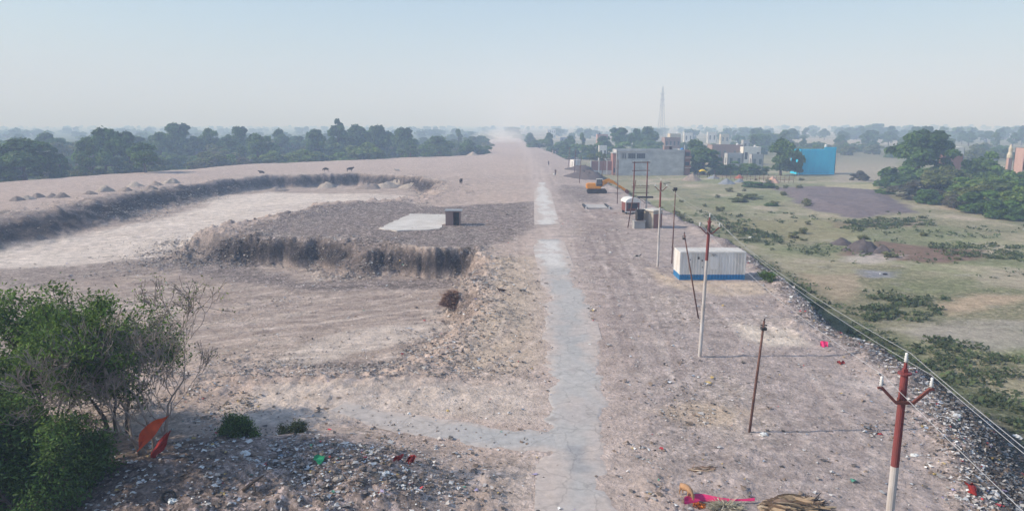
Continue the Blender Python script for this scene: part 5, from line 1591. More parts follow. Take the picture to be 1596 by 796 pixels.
mb = MB(); panel(mb, (hx0, 3), (hx1, 3), gh - .5, zr(228), [(1.7, 2.6, gh - .45, zr(229))]); panel(mb, (hx1, 3), (hx1, 6), gh - .5, zr(228)); panel(mb, (hx1, 6), (hx0, 6), gh - .5, zr(228)); panel(mb, (hx0, 6), (hx0, 3), gh - .5, zr(228)); rh = mb.build('roof_room', M['brick_pale'], t)
mb = MB(); mb.box(hx0 - .15, hx1 + .15, 2.85, 6.15, zr(228), zr(228) + .14); mb.build('roof', M['roof_slab'], rh)
mb = MB(); mb.lathe([(.55, gh - .5), (.62, gh - .3), (.62, gh + .25), (.4, gh + .55), (.2, gh + .62)], 14, cx=gw - .9, cy=1.2); mb.build('water_tank', M['plastic_blue'], t)
mb = MB(); mb.tube([(gw - .15, .4, gh), (gw - .15, .4, gh + 1.7)], .09, 6); mb.build('stub_column', M['house_white'], t)

# brick walls left of it
t = empty('brick_wall', (X(921, 262), 262, ZF), 0, 'red brick boundary wall with pale pillars left of the grey building', 'wall')
ln_ = X(961, 262) - X(921, 262); hh = ZT(251, 262) - ZF
mb = MB(); mb.box(0, ln_ - .3, 0, .25, 1.6, hh); mb.build('brickwork', M['brick'], t)
mb = MB(); mb.box(0, ln_ - .3, -.05, .3, -.3, 1.6); mb.build('plinth', M['plaster'], t)
for k in range(4):
    xx = ln_ * k / 3.2; mb = MB(); mb.box(xx - .18, xx + .18, -.08, .33, 0, hh + .25); mb.build('pillar', M['house_white'], t)
t = empty('brick_lean_to', (X(955.5, 259), 259.4, ZF), 0, 'narrow two-storey brick block against the left end of the grey building', 'building')
bw = X(960.6, 259) - X(955.5, 259)
mb = MB(); mb.box(0, bw, 0, 6, 0, ZT(239.5, 259) - ZF); mb.build('wall', M['brick'], t)
mb = MB(); mb.box(-.2, bw, -.2, 6.2, ZT(239.5, 259) - ZF, ZT(238.3, 259) - ZF); mb.build('roof', M['roof_slab'], t)
mb = MB(); mb.box(.3, bw - .3, -.03, -.003, 1, 2.6); mb.build('window', M['dark_open'], t)

# blue building
D1 = 262.0; x0, x1 = X(1247, D1), X(1302, D1); bw = x1 - x0; bh = ZT(233.5, D1) - ZF; bh2 = ZT(229.3, D1) - ZF; xs_ = X(1283.5, D1) - x0
t = empty('blue_building', (x0, D1, ZF), 0, 'plain bright sky-blue building with stepped roofline beside the tall hanging tree', 'building')
mb = MB(); panel(mb, (0, 0), (xs_, 0), 0, bh); panel(mb, (xs_, 0), (bw, 0), 0, bh2); panel(mb, (bw, 0), (bw, 9), 0, bh); panel(mb, (bw, 9), (0, 9), 0, bh); panel(mb, (0, 9), (0, 0), 0, bh)
mb.build('wall', M['sky_blue'], t)
mb = MB(); mb.box(.23, bw - .23, .23, 8.7, bh - .6, bh - .4); mb.build('roof', M['roof_slab'], t)
mb = MB(); mb.box(bw + .003, bw + .12, .01, 9, 0, bh); mb.build('end_wall', M['house_white'], t)
mb = MB(); cxx = X(1286.5, D1) - x0; mb.lathe([(.45, bh - .4), (.45, bh2 + .85), (.3, bh2 + 1.0), (.16, bh2 + 1.05)], 14, cx=cxx, cy=.75); mb.build('water_tank', M['plastic_white'], t)
for uu in (1262, 1278):
    mb = MB(); mb.tube([(X(uu, D1) - x0, .12, bh), (X(uu, D1) - x0, .12, bh + .8)], .06, 6); mb.build('rod', M['house_grey'], t)
mb = MB(); mb.box(0, bw, -.04, -.003, 0, .5); mb.build('plinth', M['sky_blue'], t)

house('brick_house', 'long low brown brick house behind the dark leafy tree, left of the white house', 1110, 1157, 226, 330, 'brick_pale', wins=6, depth=9, tank=(.75, 'plastic_white'))
house('white_house', 'white flat-roofed house with small tower left of the tall hanging tree', 1158.5, 1186, 229, 325, 'house_white', wins=3, depth=8, tank=(.45, 'plastic_white'), winm='dark_open')
house('brick_house', 'brown two-storey brick house behind the grey building near the lattice tower', 1036, 1060, 214.5, 385, 'brick_pale', storeys=2, wins=4, depth=9, winm='dark_open')
house('cream_house', 'cream-roofed house with white tank just right of the lattice tower', 1044, 1060, 208.5, 430, 'house_cream', storeys=2, wins=3, depth=8, tank=(.5, 'plastic_white'))
house('grey_shed', 'low grey walled shed in front of the white house', 1134, 1158, 239, 300, 'house_grey', wins=2, depth=5, door=False)
house('grey_shed', 'low grey walled yard right of the white house behind the hanging tree', 1172, 1190, 240.5, 296, 'house_grey', wins=2, depth=4, door=False)
house('white_shed', 'small white shed in front of the grove left of the grey building', 934, 946, 227, 352, 'house_white', wins=2, depth=4, door=False)
house('brick_house', 'red brick house with two dark rooftop tanks behind the grove', 931, 947, 209.5, 410, 'house_pink', storeys=2, wins=3, depth=7, tank=(-.55, 'plastic_black'))
house('brick_house', 'red brick shed with pale roof right of the largest tree', 1476, 1500, 241, 250, 'brick', wins=2, depth=5, winm='dark_open')
house('white_house', 'white house with small rooftop room behind the largest tree', 1478, 1502, 229, 285, 'house_white', wins=3, depth=6, tank=(-.3, 'plastic_white'))
house('red_white_house', 'house with red upper walls seen past the thicket at the right frame edge', 1593, 1640, 231, 196, 'house_pink', storeys=2, wins=4, depth=4, winm='dark_open')
t = empty('orange_gatepost', (X(1570, 194), 194, ZF), 0, 'ornate orange and cream tower at the left of the red and white house', 'tower')
gh_ = ZT(225, 194) - ZF
mb = MB(); mb.box(-.55, .55, -.5, .5, 0, gh_ * .72, top=.9); mb.build('shaft', M['house_pink'], t)
mb = MB(); mb.lathe([(.7, gh_ * .72), (.75, gh_ * .78), (.45, gh_ * .84), (.5, gh_ * .92), (.1, gh_)], 12); mb.build('dome', M['house_cream'], t)
house('white_block', 'hazy white block-shaped building far beyond the plain', 853, 866, 201.5, 900, 'house_white', storeys=2, wins=4, depth=12, door=False)
house('white_hall', 'low hazy white roofed building far off at the end of the dump', 812, 820, 205.5, 830, 'house_white', wins=3, depth=10, door=False)
g = random.Random(44)
FH = [(1052, 203, 560, 'house_white', 8), (1063, 205, 520, 'house_cream', 12), (1073, 201, 640, 'house_white', 8), (1092, 206, 540, 'house_grey', 10), (1098, 199.5, 620, 'house_white', 7), (1110, 200, 640, 'house_white', 8), (1094, 211, 470, 'house_white', 5), (1120, 208, 520, 'house_pink', 9), (1130, 203, 600, 'house_cream', 9), (1143, 205.5, 560, 'house_white', 6), (1150, 198.5, 690, 'house_white', 9), (1165, 212, 450, 'house_grey', 8), (1178, 206, 600, 'house_pink', 9), (1212, 202.5, 600, 'house_white', 10), (1246, 203, 540, 'house_cream', 9), (1250, 199.5, 620, 'house_white', 6), (1434, 197, 800, 'house_white', 8), (1002, 206, 620, 'house_pink', 10), (880, 208, 700, 'house_grey', 9), (960, 203, 760, 'house_pink', 9)]
nm = {'house_white': 'white', 'house_cream': 'cream', 'house_grey': 'grey', 'house_pink': 'pinkish'}
for u, v, d, mm, wpx in [q for q in FH if q[4] >= 8][::2] + FH[-3:]:
    u = u if u < 1225 or u > 1400 else 1225
    wpx = max(wpx, 13); v += 3
    house(mm.replace('house_', '') + '_house', 'small hazy %s village house among the far trees on the right' % nm[mm], u - wpx / 2, u + wpx / 2, v + 3.2, d, mm, storeys=1, wins=2, depth=5, base=ZF + 1.5, door=False, winm='dark_open', group='far %s village houses' % nm[mm])

# lattice tower
D2 = 640.0; tx = X(1030.2, D2); tH = ZT(134, D2) - ZF
t = empty('lattice_tower', (tx, D2, ZF), R(20), 'tall hazy steel lattice pylon above the grove', 'pylon')
mb = MB(); lev = [0, 5, 9.5, 13.8, 17.8, 21.5, 25, 28.2, 31.2, 34, 36.6, 39, 41.3, 43.5]; lev = [q * tH / 50 for q in lev]
wd = lambda z: 2.7 * (1 - z / tH) ** 1.15 + .4
for a, b in zip(lev[:-1], lev[1:]):
    ca = [(sx * wd(a), sy * wd(a), a) for sx, sy in ((-1, -1), (1, -1), (1, 1), (-1, 1))]; cb_ = [(sx * wd(b), sy * wd(b), b) for sx, sy in ((-1, -1), (1, -1), (1, 1), (-1, 1))]
    for k in range(4):
        j = (k + 1) % 4
        mb.bar(ca[k], cb_[k], .15, .15); mb.bar(ca[k], cb_[j], .06, .06); mb.bar(ca[j], cb_[k], .06, .06); mb.bar(cb_[k], cb_[j], .07, .07)
mb.build('lattice', M['steel'], t)
mb = MB(); zt_ = lev[-1]
for sx, sy in ((-1, -1), (1, -1), (1, 1), (-1, 1)): mb.bar((sx * wd(zt_), sy * wd(zt_), zt_), (0, 0, tH), .16, .16)
mb.build('peak', M['steel'], t)
for f in (.66, .76, .86):
    mb = MB(); z = tH * f
    for s in (-1, 1):
        mb.bar((s * wd(z), -.4, z), (s * 2.7, 0, z + .5), .14, .14); mb.bar((s * wd(z), .4, z), (s * 2.7, 0, z + .5), .14, .14); mb.bar((s * wd(z), 0, z + 1.4), (s * 2.7, 0, z + .5), .12, .12)
    mb.build('crossarm', M['steel'], t)

# yard in front of the trees: canopy, fence, heaps
yx, yy_ = P(1096, 277, ZF)
t = empty('canopy_stall', (yx, yy_, H(yx, yy_)), 0, 'small stall under a domed yellow tarpaulin left of the fence', 'stall')
for px_ in (-2.0, -1.3, 1.4, 2.1):
    mb = MB(); mb.box(px_ - .09, px_ + .09, -.1, .1, -.3, 1.5); mb.build('post', M['wood'], t)
mb = MB(); mb.box(-2.3, 2.3, -.25, 1.6, .72, .9); mb.build('shelf', M['wood'], t)
mb = MB(); n = 9
for i in range(n):
    for j in range(6):
        a = i / (n - 1); q = j / 5; mb.v.append((-1.5 + 2.9 * a, -.5 + 2.2 * q, 1.75 + 1.25 * math.sin(math.pi * (.12 + .76 * a)) * (.5 + .5 * math.sin(math.pi * q)) - .35 * a))
for i in range(n - 1):
    for j in range(5): k = i * 6 + j; mb.f.append((k, k + 6, k + 7, k + 1)); mb.mi.append(0)
o = mb.build('tarpaulin', M['tarp_yellow'], t, smooth=True); so_ = o.modifiers.new('thick', 'SOLIDIFY'); so_.thickness = .04

p0, p1 = P(1114, 280, ZF), P(1236, 285, ZF)
t = empty('fence', (p0[0], p0[1], H(*p0)), math.atan2(p1[1] - p0[1], p1[0] - p0[0]), 'rough fence of leaning posts and reddish rails under the trees', 'fence')
fl = math.hypot(p1[0] - p0[0], p1[1] - p0[1]); g = random.Random(3)
for k in range(20):
    xx = fl * k / 19; mb = MB(); hh = g.uniform(1.5, 2.4) if k % 4 else 3.0; mb.tube([(xx, 0, -.4), (xx + g.uniform(-.25, .25), g.uniform(-.1, .1), hh)], .09, 6); mb.build('post', M['wood'], t)
for z in (.7, 1.25):
    mb = MB(); mb.tube([(fl * k / 12, -.1, z + g.uniform(-.12, .12)) for k in range(13)], .07, 5); mb.build('rail', M['rust_red'], t)


def mound(name, x, y, rx, ry, h, m, label, cat, group=None, seed=0, sharp=1.0, z=None):
    z0 = H(x, y) if z is None else z
    n, k = 30, 12; mb = MB(); g = seed * 3.7
    gx = np.linspace(-rx * 1.4, rx * 1.4, 7); gy = np.linspace(-ry * 1.4, ry * 1.4, 7)
    GG = height(*np.meshgrid(x + gx, y + gy), False) - z0
    def GZ(a, b):
        i = min(5, max(0, (a - gx[0]) / (gx[1] - gx[0]))); j = min(5, max(0, (b - gy[0]) / (gy[1] - gy[0]))); i0, j0 = int(i), int(j); fi, fj = i - i0, j - j0
        return float((GG[j0, i0] * (1 - fi) + GG[j0, i0 + 1] * fi) * (1 - fj) + (GG[j0 + 1, i0] * (1 - fi) + GG[j0 + 1, i0 + 1] * fi) * fj)
    mb.v.append((0, 0, h))
    for j in range(1, k + 1):
        r = j / k
        for i in range(n):
            a = 2 * math.pi * i / n
            q = 1 + .22 * float(vnoise(math.cos(a) * 1.6 + g, math.sin(a) * 1.6 + g, 3)) + .10 * float(vnoise(math.cos(a) * 4 + g, math.sin(a) * 4 + r * 3, 5))
            X_, Y_ = math.cos(a) * rx * r * q, math.sin(a) * ry * r * q
            hh = h * ((1 - r ** 1.6) ** (sharp + .35)) * (1 + .25 * float(vnoise(X_ * 1.1 + g, Y_ * 1.1, 7))) + .05 * float(vnoise(X_ * 4, Y_ * 4 + g, 9))
            gz = GZ(X_, Y_)
            mb.v.append((X_, Y_, hh * (1 - r * .15) + gz * r - (.25 if j == k else 0)))
    for i in range(n): mb.f.append((0, 1 + i, 1 + (i + 1) % n)); mb.mi.append(0)
    for j in range(k - 1):
        for i in range(n):
            a = 1 + j * n + i; b = 1 + j * n + (i + 1) % n; mb.f.append((a, a + n, b + n, b)); mb.mi.append(0)
    o = mb.build(name, M[m], None, smooth=True); o.location = (x, y, z0)
    return tag(o, label, cat, group)


for u, v, wpx, hpx, m, lab in ((1133, 287, 28, 7, 'soil_grey', 'blue-grey gravel heap in front of the fence'), (1153, 285, 20, 5, 'soil_grey', 'flatter grey heap right of the blue-grey gravel heap'), (1152, 279, 15, 5, 'brick_heap', 'orange-red heap of broken bricks under the fence'), (1205, 285, 22, 8, 'sand_pink', 'pinkish sand heap at the right end of the fence'), (1188, 287, 30, 4, 'soil_tan', 'flat pale sand spread left of the pinkish heap'), (1112, 279, 18, 5, 'soil_grey', 'low grey heap below the yellow canopy'), (1078, 281, 30, 9, 'soil_brown', 'brown earth heap at the right corner of the grey building')):
    x, y = P(u, v, ZF); s = y / FPX; mound('heap', x, y, wpx * s / 2, wpx * s / 2.4, hpx * s * 1.15, m, lab, 'heap', 'heaps in front of the fence', seed=int(u))
for u, v, wpx, hpx, lab in ((1311, 380, 40, 8, 'lower left dark earth heap of the pair in the field'), (1345, 390, 60, 17, 'larger dark earth heap of the pair in the field'), (1375, 393, 34, 10, 'right-hand end of the larger dark earth heap in the field')):
    x, y = P(u, v, ZF); s = y / FPX; mound('earth_heap', x, y, wpx * s / 1.8, wpx * s / 2.4, hpx * s * 1.2, 'soil_dark', lab, 'heap', 'dark earth heaps in the field', seed=int(u), sharp=1.0)
for i, (u, v, hpx, wpx) in enumerate(((10, 334, 6, 26), (26, 313, 7, 22), (44, 311, 7, 20), (58, 308, 8, 22), (81, 308, 6, 18), (97, 308, 8, 22), (140, 303, 6, 24), (164, 299, 9, 24), (196, 300, 7, 24), (211, 291, 8, 24), (233, 296, 8, 24), (242, 289, 6, 20), (268, 285, 9, 26))):
    x, y = P(u, v); s = y / FPX
    mound('dirt_pile', x, y, wpx * s / 1.8, wpx * s / 2, hpx * s * (.75 + .5 * ((i * 37) % 10) / 10), 'soil_tan' if i in (7, 12, 2, 9) else 'soil_brown', 'small conical dirt pile in the row along the left rim above the far cut', 'dirt pile', 'dirt piles in a row above the far cut', seed=i * 7 + 1, sharp=.62 + .05 * (i % 5))
for u, v, wpx, hpx, lab, m in ((509, 274, 26, 8, 'pale tipped soil pile on the rim below the dark cattle', 'soil_tan'), (575, 276, 40, 8, 'longer tipped soil pile on the rim beside a pale chute', 'soil_brown'), (603, 275, 36, 9, 'pale steep soil pile on the rim near the white cow', 'soil_tan'), (635, 276, 28, 6, 'low soil pile near the right end of the far cut', 'soil_tan'), (680, 243, 20, 5, 'pale dirt pile at the foot of the woods', 'soil_tan'), (737, 242, 18, 5, 'pale dirt pile at the right tip of the woods', 'soil_tan'), (430, 279, 34, 6, 'rough soil pile at the bend of the far cut', 'soil_brown')):
    x, y = P(u, v); s = y / FPX; mound('dirt_pile', x, y, wpx * s / 1.8, wpx * s / 2.4, hpx * s * 1.0, m, lab, 'dirt pile', seed=int(u), sharp=.7)
x, y = P(916, 279); mound('slag_heap', x + 1, y + 8, 6, 11, 3.0, 'soil_dark', 'long dark heap on the right rim behind the digger', 'heap', seed=5, sharp=.9, z=-1.4)
x, y = P(908, 268); mound('slag_heap', x + 2, y + 12, 7, 9, 2.4, 'soil_dark', 'dark heap on the right rim behind the white cabin', 'heap', seed=8, sharp=.8, z=-1.2)


# ------------------------------------------------------------------ people and animals
def skin(name, verts, edges, m, parent=None, sub=1):
    me = bpy.data.meshes.new(name); me.from_pydata([v[:3] for v in verts], edges, []); me.materials.append(m)
    o = bpy.data.objects.new(name, me); COL.objects.link(o)
    md = o.modifiers.new('skin', 'SKIN'); md.use_smooth_shade = True
    for i, v in enumerate(verts):
        sv = me.skin_vertices[0].data[i]; sv.radius = (v[3], v[4] if len(v) > 4 else v[3]); sv.use_root = (i == 0)
    ss = o.modifiers.new('sub', 'SUBSURF'); ss.levels = sub; ss.render_levels = sub
    if parent: o.parent = parent
    return o


def person(x, y, rz, label, shirt, trousers, stride=.18, z=None, arm=.1):
    V = [(0, 0, .95, .135, .10), (0, 0, 1.15, .125, .09), (0, .01, 1.38, .16, .10), (0, .01, 1.48, .06), (0, -.01, 1.60, .085, .10), (0, -.01, 1.70, .075, .09)]
    E = [(0, 1), (1, 2), (2, 3), (3, 4), (4, 5)]
    for s in (-1, 1):
        n = len(V)
        V += [(s * .18, .01, 1.40, .055), (s * .24, .03, 1.14, .042), (s * .22, -.08 - arm * s, .92, .034), (s * .215, -.12 - arm * s, .80, .03)]
        E += [(2, n), (n, n + 1), (n + 1, n + 2), (n + 2, n + 3)]
        n = len(V)
        V += [(s * .095, -s * stride * .3, .82, .085), (s * .10, -s * stride * .7, .48, .058), (s * .10, -s * stride * 1.0 + .04, .09, .042), (s * .11, -s * stride * 1.0 - .12, .04, .036)]
        E += [(0, n), (n, n + 1), (n + 1, n + 2), (n + 2, n + 3)]
    b = skin('person', V, E, M['skin']); b.location = (x, y, H(x, y) if z is None else z); b.rotation_euler = (0, 0, rz)
    tag(b, label, 'person', 'people on the dump')
    k = 1.18
    skin('shirt', [(0, 0, .86, .16, .12), (0, 0, 1.15, .148, .112), (0, .01, 1.38, .185, .125)] + [(s * a, bb, c, r) for s in (-1, 1) for a, bb, c, r in ((.19, .01, 1.40, .075), (.245, .03, 1.14, .06))], [(0, 1), (1, 2), (2, 3), (3, 4), (2, 5), (5, 6)], M[shirt], b)
    skin('trousers', [(0, 0, .93, .145, .115)] + [q for s in (-1, 1) for q in ((s * .095, -s * stride * .3, .80, .10), (s * .10, -s * stride * .7, .48, .078), (s * .10, -s * stride + .03, .12, .068))], [(0, 1), (1, 2), (2, 3), (0, 4), (4, 5), (5, 6)], M[trousers], b)
    skin('hair', [(0, .02, 1.72, .085, .095), (0, .05, 1.63, .07)], [(0, 1)], M['hair'], b)
    return b


x, y = P(865.8, 273.3); person(x, y, R(160), 'person in dark clothes walking away with a white bag beside the road', 'cloth_brown', 'cloth_black', .16)
bx_, by_ = P(863.2, 273.3); mb = MB(); mb.lathe([(.16, 0), (.24, .12), (.22, .35), (.10, .5), (.05, .55), (.09, .62)], 12); o = mb.build('bag', M['sack'], None, smooth=True); o.location = (bx_, by_, H(bx_, by_)); tag(o, 'white bag standing beside the person walking by the road', 'bag')
x, y = P(855, 258.3); person(x, y, R(10), 'farther person in grey and dark clothes on the far part of the dump', 'cloth_grey', 'cloth_black', .12)
x, y = P(972.3, 329.5); person(x, y, R(60), 'person in white shirt and dark trousers beside the red cabin', 'cloth_white', 'cloth_black', .08)


def quad(name, x, y, rz, s, label, cat, m, group=None, graze=False, horns=False, lying=False, thin=1.0, z=None, ear=True):
    """four-legged animal facing +x, shoulder height about 1 * s"""
    t = thin; dz = -.42 if lying else 0
    V = [(-.52, 0, .90 + dz, .22 * t), (-.15, 0, .86 + dz, .29 * t), (.30, 0, .86 + dz, .28 * t), (.52, 0, .94 + dz, .21 * t)]
    E = [(0, 1), (1, 2), (2, 3)]
    if graze: V += [(.72, 0, .82 + dz, .12 * t), (.86, 0, .55 + dz, .10), (.98, 0, .34 + dz, .055)]
    elif t < 1: V += [(.70, 0, 1.10 + dz, .10), (.80, 0, 1.22 + dz, .10), (1.0, 0, 1.16 + dz, .055)]
    else: V += [(.74, 0, 1.04 + dz, .15 * t), (.92, 0, 1.12 + dz, .12), (1.14, 0, .98 + dz, .075)]
    E += [(3, 4), (4, 5), (5, 6)]
    for sy in (-1, 1):
        n = len(V)
        V += [(-.55, sy * .13, .66 + dz, .12 * t), (-.48 + (.2 if lying else 0), sy * .14, .52 + dz * .8, .075), (-.66, sy * .14, .30 + dz * .55, .045), (-.60, sy * .14, .04, .045)]
        E += [(0, n), (n, n + 1), (n + 1, n + 2), (n + 2, n + 3)]
        n = len(V)
        V += [(.42, sy * .13, .62 + dz, .095 * t), (.44 + (.15 if lying else 0), sy * .13, .34 + dz * .6, .05), (.43, sy * .13, .04, .042)]
        E += [(3, n), (n, n + 1), (n + 1, n + 2)]
    n = len(V); V += [(-.74, 0, .88 + dz, .04), (-.82, 0, .55 + dz * .9, .022), (-.80, 0, .32 + dz * .6, .035)]; E += [(0, n), (n, n + 1), (n + 1, n + 2)]
    if ear:
        hx, hz2 = (V[5][0] - .04, V[5][2] + .05)
        for sy in (-1, 1):
            n = len(V); V += [(hx, sy * .16, hz2 + .04, .035), (hx - .03, sy * .25, hz2 + .03, .018)]; E += [(5, n), (n, n + 1)]
    o = skin(name, [(a * s, b * s, c * s, *[q * s for q in r]) for a, b, c, *r in V], E, m); o.location = (x, y, H(x, y) if z is None else z); o.rotation_euler = (0, 0, rz)
    tag(o, label, cat, group)
    if horns:
        mb = MB(); hx, hz2 = V[5][0] * s, (V[5][2] + .08) * s
        for sy in (-1, 1): mb.tube([(hx, sy * .07 * s, hz2), (hx + .03, sy * .2 * s, hz2 + .12 * s), (hx + .1 * s, sy * .22 * s, hz2 + .26 * s)], [.035 * s, .026 * s, .008 * s], 6)
        for k in (0,): mb.build('horn', M['horn'], o, smooth=True)
    return o


CT = 'cattle on the far rim of the dump'
x, y = P(718.5, 287); quad('cow', x, y, R(-75), 1.15, 'dark cow standing alone facing the viewer right of the far cut', 'cow', M['cow_dark'], CT, horns=True, thin=1.3)
x, y = P(408, 270.5); quad('cow', x, y, R(170), 1.1, 'dark cow lying down at the left of the cattle on the rim', 'cow', M['cow_dark'], CT, lying=True, thin=1.2)
x, y = P(508, 267.5); quad('cow', x, y, R(200), 1.1, 'dark cow half hidden behind the pale soil pile', 'cow', M['cow_dark'], CT, graze=True, thin=1.25)
x, y = P(545.5, 268.5); quad('cow', x, y, R(5), 1.2, 'dark cow in profile in the middle of the cattle on the rim', 'cow', M['cow_dark'], CT, horns=True, thin=1.3)
x, y = P(619, 267); quad('cow', x, y, R(190), .95, 'whitish cow behind the pale steep soil pile', 'cow', M['cow_white'], CT, lying=True, thin=1.2)
x, y = P(992.5, 404.5); quad('dog', x, y, R(-8), .50, 'black and white dog standing between the road and the container', 'dog', M['fur_pied'], thin=.75)
x, y = P(782, 456); quad('dog', x, y, R(190), .42, 'dark brown dog lying on the tan strip, left of the two', 'dog', M['fur_brown'], lying=True, thin=.85)
x, y = P(815, 455); quad('dog', x, y, R(20), .40, 'dark and pale dog lying nearer the road, right of the two', 'dog', M['fur_pied'], lying=True, thin=.8)
x, y = PG(1069, 776); quad('dog', x, y, R(-70), .52, 'tan dog sniffing at the pink cloth in the foreground', 'dog', M['fur_tan'], graze=True, thin=.9)

# far truck raising dust, striped posts
x, y = P(829, 222.5); t = empty('tipper_truck', (x, y, H(x, y)), R(70), 'tiny pale yellow tipper truck far up the dump', 'truck')
mb = MB(); mb.box(.9, 2.6, -1.1, 1.1, .9, 2.6, top=.92); c_ = mb.build('cab', M['house_cream'], t, bevel=.06)
mb = MB(); mb.box(2.45, 2.63, -.9, .9, 1.7, 2.35); mb.build('window', M['glass'], c_)
mb = MB(); mb.box(-3.2, .8, -1.2, 1.2, 1.1, 2.5, top=1.06); mb.build('bed', M['house_cream'], t)
mb = MB(); mb.box(-3.1, 2.5, -.5, .5, .7, 1.09); mb.build('chassis', M['dark_metal'], t)
for xx in (-2.4, -1.2, 1.7):
    for sy in (-1, 1):
        mb = MB(); mb.tube([(xx, sy * .75, .5), (xx, sy * 1.12, .5)], .5, 14); mb.build('wheel', M['rubber'], t)
for u, lab in ((861.5, 'left one of the two short red and white striped posts far up the dump'), (865.6, 'right one of the two short red and white striped posts far up the dump')):
    x, y = P(u, 239.5); t = empty('striped_post', (x, y, H(x, y)), 0, lab, 'post', 'striped posts')
    mb = MB()
    for k in range(5): mb.tube([(0, 0, k * .33 - (.1 if k == 0 else 0)), (0, 0, k * .33 + .33)], .28, 10, mi=k % 2)
    mb.build('shaft', [M['rust_red'], M['white_paint']], t)
    mb = MB(); mb.box(-.4, .4, -.4, .4, -.2, .06); mb.build('foot', M['concrete'], t)


# ------------------------------------------------------------------ heaps of branches and wood, cloths, bags
def strands(name, x, y, rx, ry, h, n, ln, wd, tones, label, cat, seed, z=None, radial=True, along=None):
    g = np.random.default_rng(seed); V, F, T = [], [], []
    z0 = H(x, y) if z is None else z
    for k in range(n):
        a = g.uniform(0, 6.28); r = g.random() ** .5
        bx_, by_ = math.cos(a) * rx * r * .75, math.sin(a) * ry * r * .75
        bz_ = h * (1 - r * r) * g.uniform(.1, .85)
        if along is None:
            d = Vector((math.cos(a) * .9 + g.normal(0, .4), math.sin(a) * .9 + g.normal(0, .4), g.uniform(-.1, .9))).normalized()
        else:
            d = Vector((along[0] + g.normal(0, .22), along[1] + g.normal(0, .3), g.normal(0, .16))).normalized()
        l = ln * g.lognormal(0, .35); w_ = wd * g.lognormal(0, .4); side = d.cross(Vector((g.normal(), g.normal(), g.normal()))).normalized()
        p = Vector((bx_, by_, bz_)); n0 = len(V); up = side.cross(d).normalized()
        for j in range(4):
            q = p + d * (l * j / 3) + Vector((0, 0, -.22 * l * (j / 3) ** 2 if along is None else 0)); ww = w_ * (1 - .7 * j / 3) if along is None else w_ * (1 if 0 < j < 3 else .5)
            V += [tuple(q - side * ww), tuple(q + side * ww + up * ww * .3), tuple(q + up * ww * .8)]
        for j in range(3):
            for i in range(3):
                b = n0 + j * 3; F.append((b + i, b + (i + 1) % 3, b + 3 + (i + 1) % 3, b + 3 + i))
        c = np.array(tones[g.integers(len(tones))]) * g.uniform(.7, 1.3); T += [c] * 12
    o = np_mesh(name, np.array(V), np.array(F), M['straw'], tone=np.array(T)); o.location = (x, y, z0)
    return tag(o, label, cat)


x, y = P(706, 489, -2.5)
strands('brush_heap', x, y, 1.2, 1.1, 1.55, 3200, .36, .026, [(.24, .135, .10), (.32, .19, .14), (.16, .09, .07), (.40, .28, .21)], 'round heap of dry brown branches on the floor of the near cut', 'brush heap', 4)
x, y = P(1222, 792)
strands('wood_heap', x, y, 1.35, .75, .55, 420, .55, .06, [(.30, .22, .15), (.42, .31, .21), (.16, .11, .08), (.36, .29, .21)], 'heap of splintered bark and dry wood at the bottom of the picture', 'wood heap', 6, along=(1, -.35))
x, y = P(1130, 792)
strands('straw_heap', x, y, .75, .35, .25, 500, .28, .014, [(.42, .38, .28), (.30, .27, .19), (.5, .45, .36)], 'pale dry straw beside the pink cloth in the foreground', 'straw heap', 7)
x, y = P(1265, 788)
strands('charred_sticks', x, y, .5, .35, .3, 220, .3, .022, [(.05, .04, .035), (.09, .07, .06)], 'charred black sticks at the right end of the wood heap', 'sticks', 8)
x, y = P(1030 + 60, 732); strands('straw_heap', x, y, .7, .2, .12, 160, .28, .02, [(.45, .36, .28), (.3, .2, .15)], 'thin scatter of tan stalks above the tan dog', 'straw heap', 9, along=(1, 0))


def cloth(name, pts, m, label, parent=None, seed=0, amp=.06):
    """pts: list of (left edge, right edge) pairs along the cloth"""
    g = np.random.default_rng(seed); n = len(pts); k = 9; V = []
    ph = g.uniform(0, 6)
    for i, (a, b) in enumerate(pts):
        a, b = Vector(a), Vector(b)
        for j in range(k):
            t = j / (k - 1); q = a.lerp(b, t)
            f = amp * 2.2 * float(vnoise(t * 3.3 + ph * 5, i * .7 + ph, 3)) + amp * .4 * g.normal(0, .5)
            if j in (0, k - 1): q = q + Vector((g.normal(0, amp * .6), 0, g.normal(0, amp * .6)))
            V.append((q.x + f * .3, q.y + f, q.z + f * .5))
    F = [(i * k + j, i * k + j + 1, (i + 1) * k + j + 1, (i + 1) * k + j) for i in range(n - 1) for j in range(k - 1)]
    o = np_mesh(name, np.array(V), np.array(F), m, smooth=True)
    ss = o.modifiers.new('sub', 'SUBSURF'); ss.levels = 1; ss.render_levels = 1
    return tag(o, label, 'cloth') if not parent else o


def at(u, v, y): z = ZT(v, y); return (X(u, y, z), y, z)


yc = 25.6
cloth('cloth', [(at(263, 645, yc), at(262, 649, yc)), (at(252, 650, yc), at(256, 658, yc + .1)), (at(240, 655, yc), at(249, 668, yc + .15)), (at(226, 662, yc), at(243, 680, yc + .2)), (at(216, 672, yc), at(232, 689, yc + .2)), (at(213, 690, yc), at(222, 696, yc + .1)), (at(214, 700, yc), at(217, 700, yc))], M['cloth_red'], 'bright orange-red cloth snagged high in the half-bare tree', seed=3, amp=.1)
cloth('cloth', [(at(262, 672, yc), at(264, 674, yc)), (at(252, 684, yc), at(258, 694, yc)), (at(244, 694, yc), at(250, 704, yc)), (at(233, 702, yc), at(242, 712, yc)), (at(233, 712, yc), at(238, 722, yc))], M['cloth_dark_red'], 'darker red cloth hanging below the orange one in the half-bare tree', seed=5, amp=.08)


